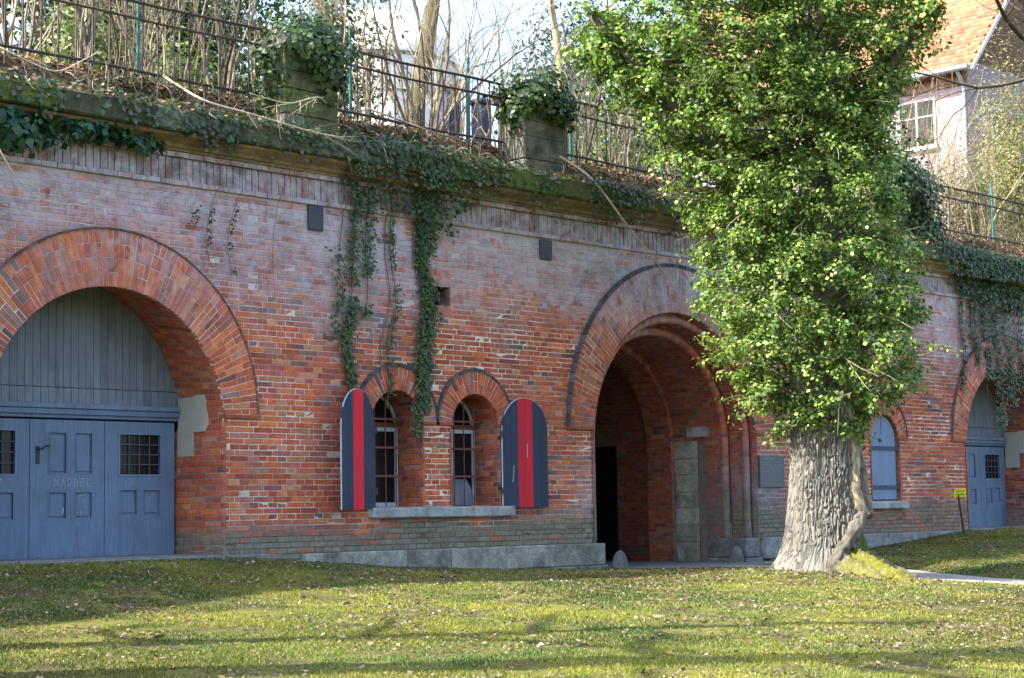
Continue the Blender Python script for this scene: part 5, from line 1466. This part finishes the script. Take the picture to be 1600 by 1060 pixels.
def hwin(y0, y1, z0, z1):
    q = MB(); fw = .09; G = (.42, .44, .47)
    for (a, b, c, d) in ((y0, y1, z1-fw, z1), (y0, y1, z0, z0+fw), (y0, y0+fw, z0+fw, z1-fw), (y1-fw, y1, z0+fw, z1-fw), ((y0+y1)/2-.04, (y0+y1)/2+.04, z0+fw, z1-fw), (y0+fw, y1-fw, z0+(z1-z0)*.62, z0+(z1-z0)*.62+.05)):
        q.box(-.05, .03, a, b, c, d, G)
    wn = link('window', q.mesh('window'), M_PAINT, ho)
    q = MB(); q.box(-.02, .01, y0+fw, y1-fw, z0+fw, z1-fw); link('pane', q.mesh('pane'), M_GLASS, wn)
    q = MB(); q.box(-.16, .02, y0-.1, y1+.1, z0-.09, z0-.003, (.60, .60, .60)); link('sill', q.mesh('sill'), M_CONC, wn)
hwin(1.35, 2.95, 6.05, 7.9); hwin(4.6, 6.2, 6.05, 7.9); hwin(8, 9.6, 6.05, 7.9); hwin(1.35, 2.95, 2.4, 4.3); hwin(4.6, 6.2, 2.4, 4.3)
q = MB(); q.box(1.6, 2.7, -.04, .01, 5.9, 7.6, (.68, .70, .74)); w2 = link('window', q.mesh('window'), M_PAINT, ho)
q = MB(); q.box(1.7, 2.6, -.06, -.045, 6.0, 7.5); link('pane', q.mesh('pane'), M_GLASS, w2)
q = MB(); q.box(3.2, 4.0, 3.0, 3.9, EZ_+3.5, EZ_+7.4, (.35, .12, .08)); link('chimney', q.mesh('chimney'), M_BRICK, ro)
# round white tank with a shallow domed top
wh = tag(empty('white_tank', (18.35, 14.5, 8.3)), 'round white tank with domed top behind the leafless shrubs', 'tank')
q = MB(); nr_ = 48; prf = [(2.35, -.5), (2.35, 5.3)]; V = [(r*math.cos(2*PI*k/nr_), r*math.sin(2*PI*k/nr_), z) for r, z in prf for k in range(nr_)]
q.add(np.array(V), [[(k, (k+1) % nr_, nr_+(k+1) % nr_, nr_+k) for k in range(nr_)]], (.80, .79, .76)); link('wall', q.mesh('wall', True), M_PLAST, wh)
for zq in (.9, 2.0, 3.1, 4.2, 5.2):
    q = MB(); q.tube([(2.36*math.cos(2*PI*k/nr_), 2.36*math.sin(2*PI*k/nr_), zq) for k in range(nr_+1)], .03, (.50, .49, .46), 5, False); link('seam_band', q.mesh('seam_band'), M_PLAST, wh)
q = MB(); prf = [(2.42, 5.25), (2.42, 5.35), (2.1, 5.95), (1.6, 6.45), (.9, 6.8), (.05, 6.95)]; V = [(r*math.cos(2*PI*k/nr_), r*math.sin(2*PI*k/nr_), z) for r, z in prf for k in range(nr_)]
q.add(np.array(V), [[(i*nr_+k, i*nr_+(k+1) % nr_, (i+1)*nr_+(k+1) % nr_, (i+1)*nr_+k) for i in range(len(prf)-1) for k in range(nr_)]], (.78, .78, .76)); link('dome', q.mesh('dome', True), M_PLAST, wh)
for (x, y, s, lab) in ((11.15, 4.2, .42, 'dark blue cabin with flat cap seen between the fan-shaped shrub stems'), (12.55, 4.6, .34, 'slim blue cabin just left of the second pier')):
    z = float(zbank(x, y)); c = tag(empty('blue_cabin', (x, y, z)), lab, 'cabin', 'blue cabins behind the railing')
    q = MB(); q.box(-s/2, s/2, -s/2, s/2, -.1, 1.72, (.03, .05, .2), 0, .03); link('body', q.mesh('body'), M_BLUEM, c)
    q = MB(); q.box(-s/2-.06, s/2+.06, -s/2-.06, s/2+.06, 1.722, 1.83, (.03, .05, .2), 0, .03); link('cap', q.mesh('cap'), M_BLUEM, c)
# unseen gabled block added beyond the left edge so its roofline shades the lawn
st = tag(empty('shadow_block', (-4.4, 2.0, 8.2)), 'unseen long gabled block added beyond the left edge to shade the lawn', 'shadow caster')
q = MB(); q.prism([(0, -.5), (0, .4), (-17, 8.0), (-34, .4), (-34, -.5)], 0, 9, (.34, .14, .10)); link('wall', q.mesh('wall'), M_BRICK, st)
q = MB()
q.prism([(.35, .35), (-17, 8.12), (-17, 8.30), (.35, .53)], -.4, 9.4, (.40, .16, .08)); q.prism([(-34.35, .35), (-34.35, .53), (-17, 8.30), (-17, 8.12)], -.4, 9.4, (.40, .16, .08))
link('roof', q.mesh('roof'), M_ROOF, st)
for k in range(4):
    q = MB(); q.box(-22+k*3, -20.8+k*3, -.03, .02, 1.0, 2.6, (.5, .5, .5)); wn = link('window', q.mesh('window'), M_PAINT, st); q = MB(); q.box(-21.9+k*3, -20.9+k*3, -.05, -.032, 1.1, 2.5); link('pane', q.mesh('pane'), M_GLASS, wn)

# ------------------------------------------------------------------ small things by the wall
pq = tag(empty('wall_plaque', (16.44, -.05, 1.89)), 'dark slate information plaque screwed to the brick left of the trunk', 'plaque')
q = MB(); q.box(-.44, .44, -.025, .03, -.34, .34, (1, 1, 1), 0, .006); link('plate', q.mesh('plate'), M_SLATE, pq)
q = MB()
for k in range(12):
    z = .27-k*.047; x = -.38; hgt = .014 if k else .028
    if k: z -= .03
    end = (.0 if k == 0 else (.10 if k == 10 else .34-.08*rs.rand()))
    while x < end:
        l = rs.uniform(.02, .075)
        n_ = max(1, int(l/.014))
        for m_ in range(n_):
            xx = x+m_*l/n_; q.box(xx, xx+l/n_*.6, -.029, -.0262, z-hgt*rs.uniform(.3, .5), z+hgt*rs.uniform(.3, .55))
        x += l+.016
tag(link('lettering', q.mesh('lettering'), simple('plaque_letters', (.30, .32, .33), .8), pq), kind='stuff')
sg = tag(empty('warning_sign', (23.5, -.55, .40)), 'small yellow sign on a dark leaning post beside the far gate', 'sign')
d = np.array([-.30, -.02, 1]); d /= np.linalg.norm(d)
q = MB(); q.tube([(0, 0, -.15), tuple(d*.98)], .024, (.035, .035, .045), 8); link('post', q.mesh('post'), M_IRON, sg)
def oriented(parent, name, mat, c, u, v, wn, hw, hh, t, col=(1, 1, 1)):
    V = np.array([c+u*a*hw+v*b*hh+wn*e*t for b in (-1, 1) for e in (-1, 1) for a in (-1, 1)])
    q = MB(); q.bevbox(V, .004, col); return link(name, q.mesh(name), mat, parent)
u = unit(np.array([.80, -.60, .03])); v = unit(np.array([-.20, -.1, 1.0])); wn = unit(np.cross(u, v)); v = np.cross(wn, u); cpos = d*.98+np.array([.03, -.03, .06])
pl_ = oriented(sg, 'plate', simple('yellow_sign', (.62, .56, .03), .5), cpos, u, v, wn, .145, .105, .008)
q = MB()
for (zl, n_) in ((.045, 6), (-.035, 7)):
    for k in range(n_):
        x0 = -.105+k*.21/n_
        for s in range(2):
            c = cpos+u*(x0+.012+s*.010)+v*(zl+rs.uniform(-.008, .008))+wn*.0095*(1 if wn @ -cF > 0 else -1)
            V = np.array([c+u*a*.0045+v*b*rs.uniform(.012, .024)+wn*e*.0008 for b in (-1, 1) for e in (-1, 1) for a in (-1, 1)]); q.add(V, [[(0, 2, 3, 1), (4, 5, 7, 6), (0, 1, 5, 4), (2, 6, 7, 3), (0, 4, 6, 2), (1, 3, 7, 5)]])
tag(link('lettering', q.mesh('lettering'), simple('sign_letters', (.05, .05, .02), .7), pl_), kind='stuff')
def guard(x, y, lab, h=.44):
    z = float(zg(x, y)) if y < 0 else 0.0
    n = 20; V = []; prf = [(-.15, .22), (0, .215), (.12, .20), (.24, .17), (.33, .135), (.40, .085), (h, .03)]
    for (zz_, r) in prf:
        for k in range(n):
            a = 2*PI*k/n; f = 1+.10*(float(vn(math.cos(a)*2+x, math.sin(a)*2+zz_*5, 6))-.5); V.append((r*f*math.cos(a), r*f*math.sin(a), zz_))
    F = [(i*n+k, i*n+(k+1) % n, (i+1)*n+(k+1) % n, (i+1)*n+k) for i in range(len(prf)-1) for k in range(n)]
    q = MB(); q.add(np.array(V)*.82, [F, [list(range((len(prf)-1)*n, len(prf)*n))]], (.15, .155, .165)); o = q.build('guard_stone', M_STONE, None, True, (x, y, z)); tag(o, lab, 'stone', 'guard stones at the tunnel mouth')
guard(11.22, -.22, 'worn pointed guard stone at the left foot of the tunnel arch'); guard(15.15, -.02, 'worn pointed guard stone at the right foot of the tunnel arch')

# ------------------------------------------------------------------ grass and fallen leaves
def visible(x, y, z, mg=70):
    rel = np.stack([x, y, z], 1)-CAM; dp = rel @ cF; px = (rel @ cR)/dp*FPX+800; py = 530-(rel @ cU)/dp*FPX
    return (dp > 1) & (px > -mg*4) & (px < 1600+mg*4) & (py < 1060+mg*2), dp
n = 2600000; x = rs.uniform(-13, 32, n).astype(np.float32); y = rs.uniform(-21, -.05, n).astype(np.float32)
k = (np.hypot(x-CAM[0], y-CAM[1]) > 7); x = x[k]; y = y[k]
rel0 = (x-CAM[0])*cR[0]+(y-CAM[1])*cR[1]; rel1 = (x-CAM[0])*cF[0]+(y-CAM[1])*cF[1]
k = (np.abs(rel0/np.maximum(rel1, .1)) < .31) & (rel1 > 7.5); x = x[k]; y = y[k]; rel1 = rel1[k]
bare = fbm(x*.8, y*.8, 37, 3); pt = fbm(x*2.3, y*2.3, 38, 3)
nearT = np.exp(-((x-TREE[0])**2+(y-TREE[1])**2)/(2*1.9**2))
k = (rs.rand(len(x)) < np.clip(1.25*(16/rel1)**1.0, .35, 1)*np.clip((pt-.40)*6.0+.15-nearT*1.9, .015, 1)) & ~on_path(x, y, .02)
k &= ~((np.abs(x) < 2.8) & (y > -.46)) & ~((np.abs(x-26.7) < 2.8) & (y > -.46))
x = x[k]; y = y[k]; rel1 = rel1[k]; pt = pt[k]; bare = bare[k]
z = zg(x, y); n = len(x)
h = rs.uniform(.010, .034, n)*(.7+.6*pt); a = rs.uniform(0, 2*PI, n); wd = rs.uniform(.005, .010, n)*np.clip(rel1/16, .9, 2.2)
ln_x = rs.normal(size=n)*.018; ln_y = rs.normal(size=n)*.018
V = np.stack([np.stack([x-np.cos(a)*wd, y-np.sin(a)*wd, z-.004], 1), np.stack([x+np.cos(a)*wd, y+np.sin(a)*wd, z-.004], 1), np.stack([x+ln_x, y+ln_y, z+h], 1)], 1).reshape(-1, 3)
F = np.arange(3*n).reshape(-1, 3)
tt = np.clip((bare-.35)*2.6, 0, 1)[:, None]
big = np.clip((fbm(x*.28, y*.5, 33, 3)-.3)*2.5, 0, 1)[:, None]
gc = (np.array([.195, .20, .026])*(1-tt)+np.array([.055, .105, .018])*tt)*(.50+.75*big)
stw = rs.rand(n) < .20; gc[stw] = np.array([.30, .25, .15])*rs.uniform(.6, 1.1, (stw.sum(), 1))
gc = gc*rs.uniform(.7, 1.3, (n, 1))
gr = link('grass', np_mesh('grass', V, [F], np.repeat(gc, 3, 0)), M_GRASS); tag(gr, 'short mossy grass of the lawn before the wall', 'grass', kind='stuff')
print('grass blades', n)
n = 200000; x = rs.uniform(-13, 32, n); y = rs.uniform(-21, -.05, n)
rel0 = (x-CAM[0])*cR[0]+(y-CAM[1])*cR[1]; rel1 = (x-CAM[0])*cF[0]+(y-CAM[1])*cF[1]
pt = fbm(x*1.1, y*1.1, 57, 3); nearT = np.exp(-((x-TREE[0])**2+(y-TREE[1])**2)/(2*2.4**2))
k = (np.abs(rel0/np.maximum(rel1, .1)) < .32) & (rel1 > 7.5) & (rs.rand(n) < np.clip((pt-.34)*3.4+nearT*1.3+.55*sst(-3.5, -.3, y), .05, 1)*np.clip(22/rel1, .4, 1)) & ~(on_path(x, y, -.05) & (rs.rand(n) < .93))
x = x[k]; y = y[k]; n = len(x); z = zg(x, y)+rs.uniform(.008, .035, n)
fl_ = leaf_obj('fallen_leaves', np.stack([x, y, z], 1), np.stack([rs.normal(size=n)*.45, rs.normal(size=n)*.45, np.ones(n)], 1), (.018+.05*rs.rand(n)**2.2)*np.where(rs.rand(n) < .03, 2.0, 1), pal(n, [(.20, .165, .12), (.15, .11, .075), (.26, .22, .17), (.085, .06, .045), (.20, .09, .05), (.34, .31, .27)], [.28, .26, .13, .25, .05, .03], .35), M_DRY, droop=.45)
tag(fl_, 'dry brown leaves scattered over the lawn', 'leaves', kind='stuff')
print('leaves', n)
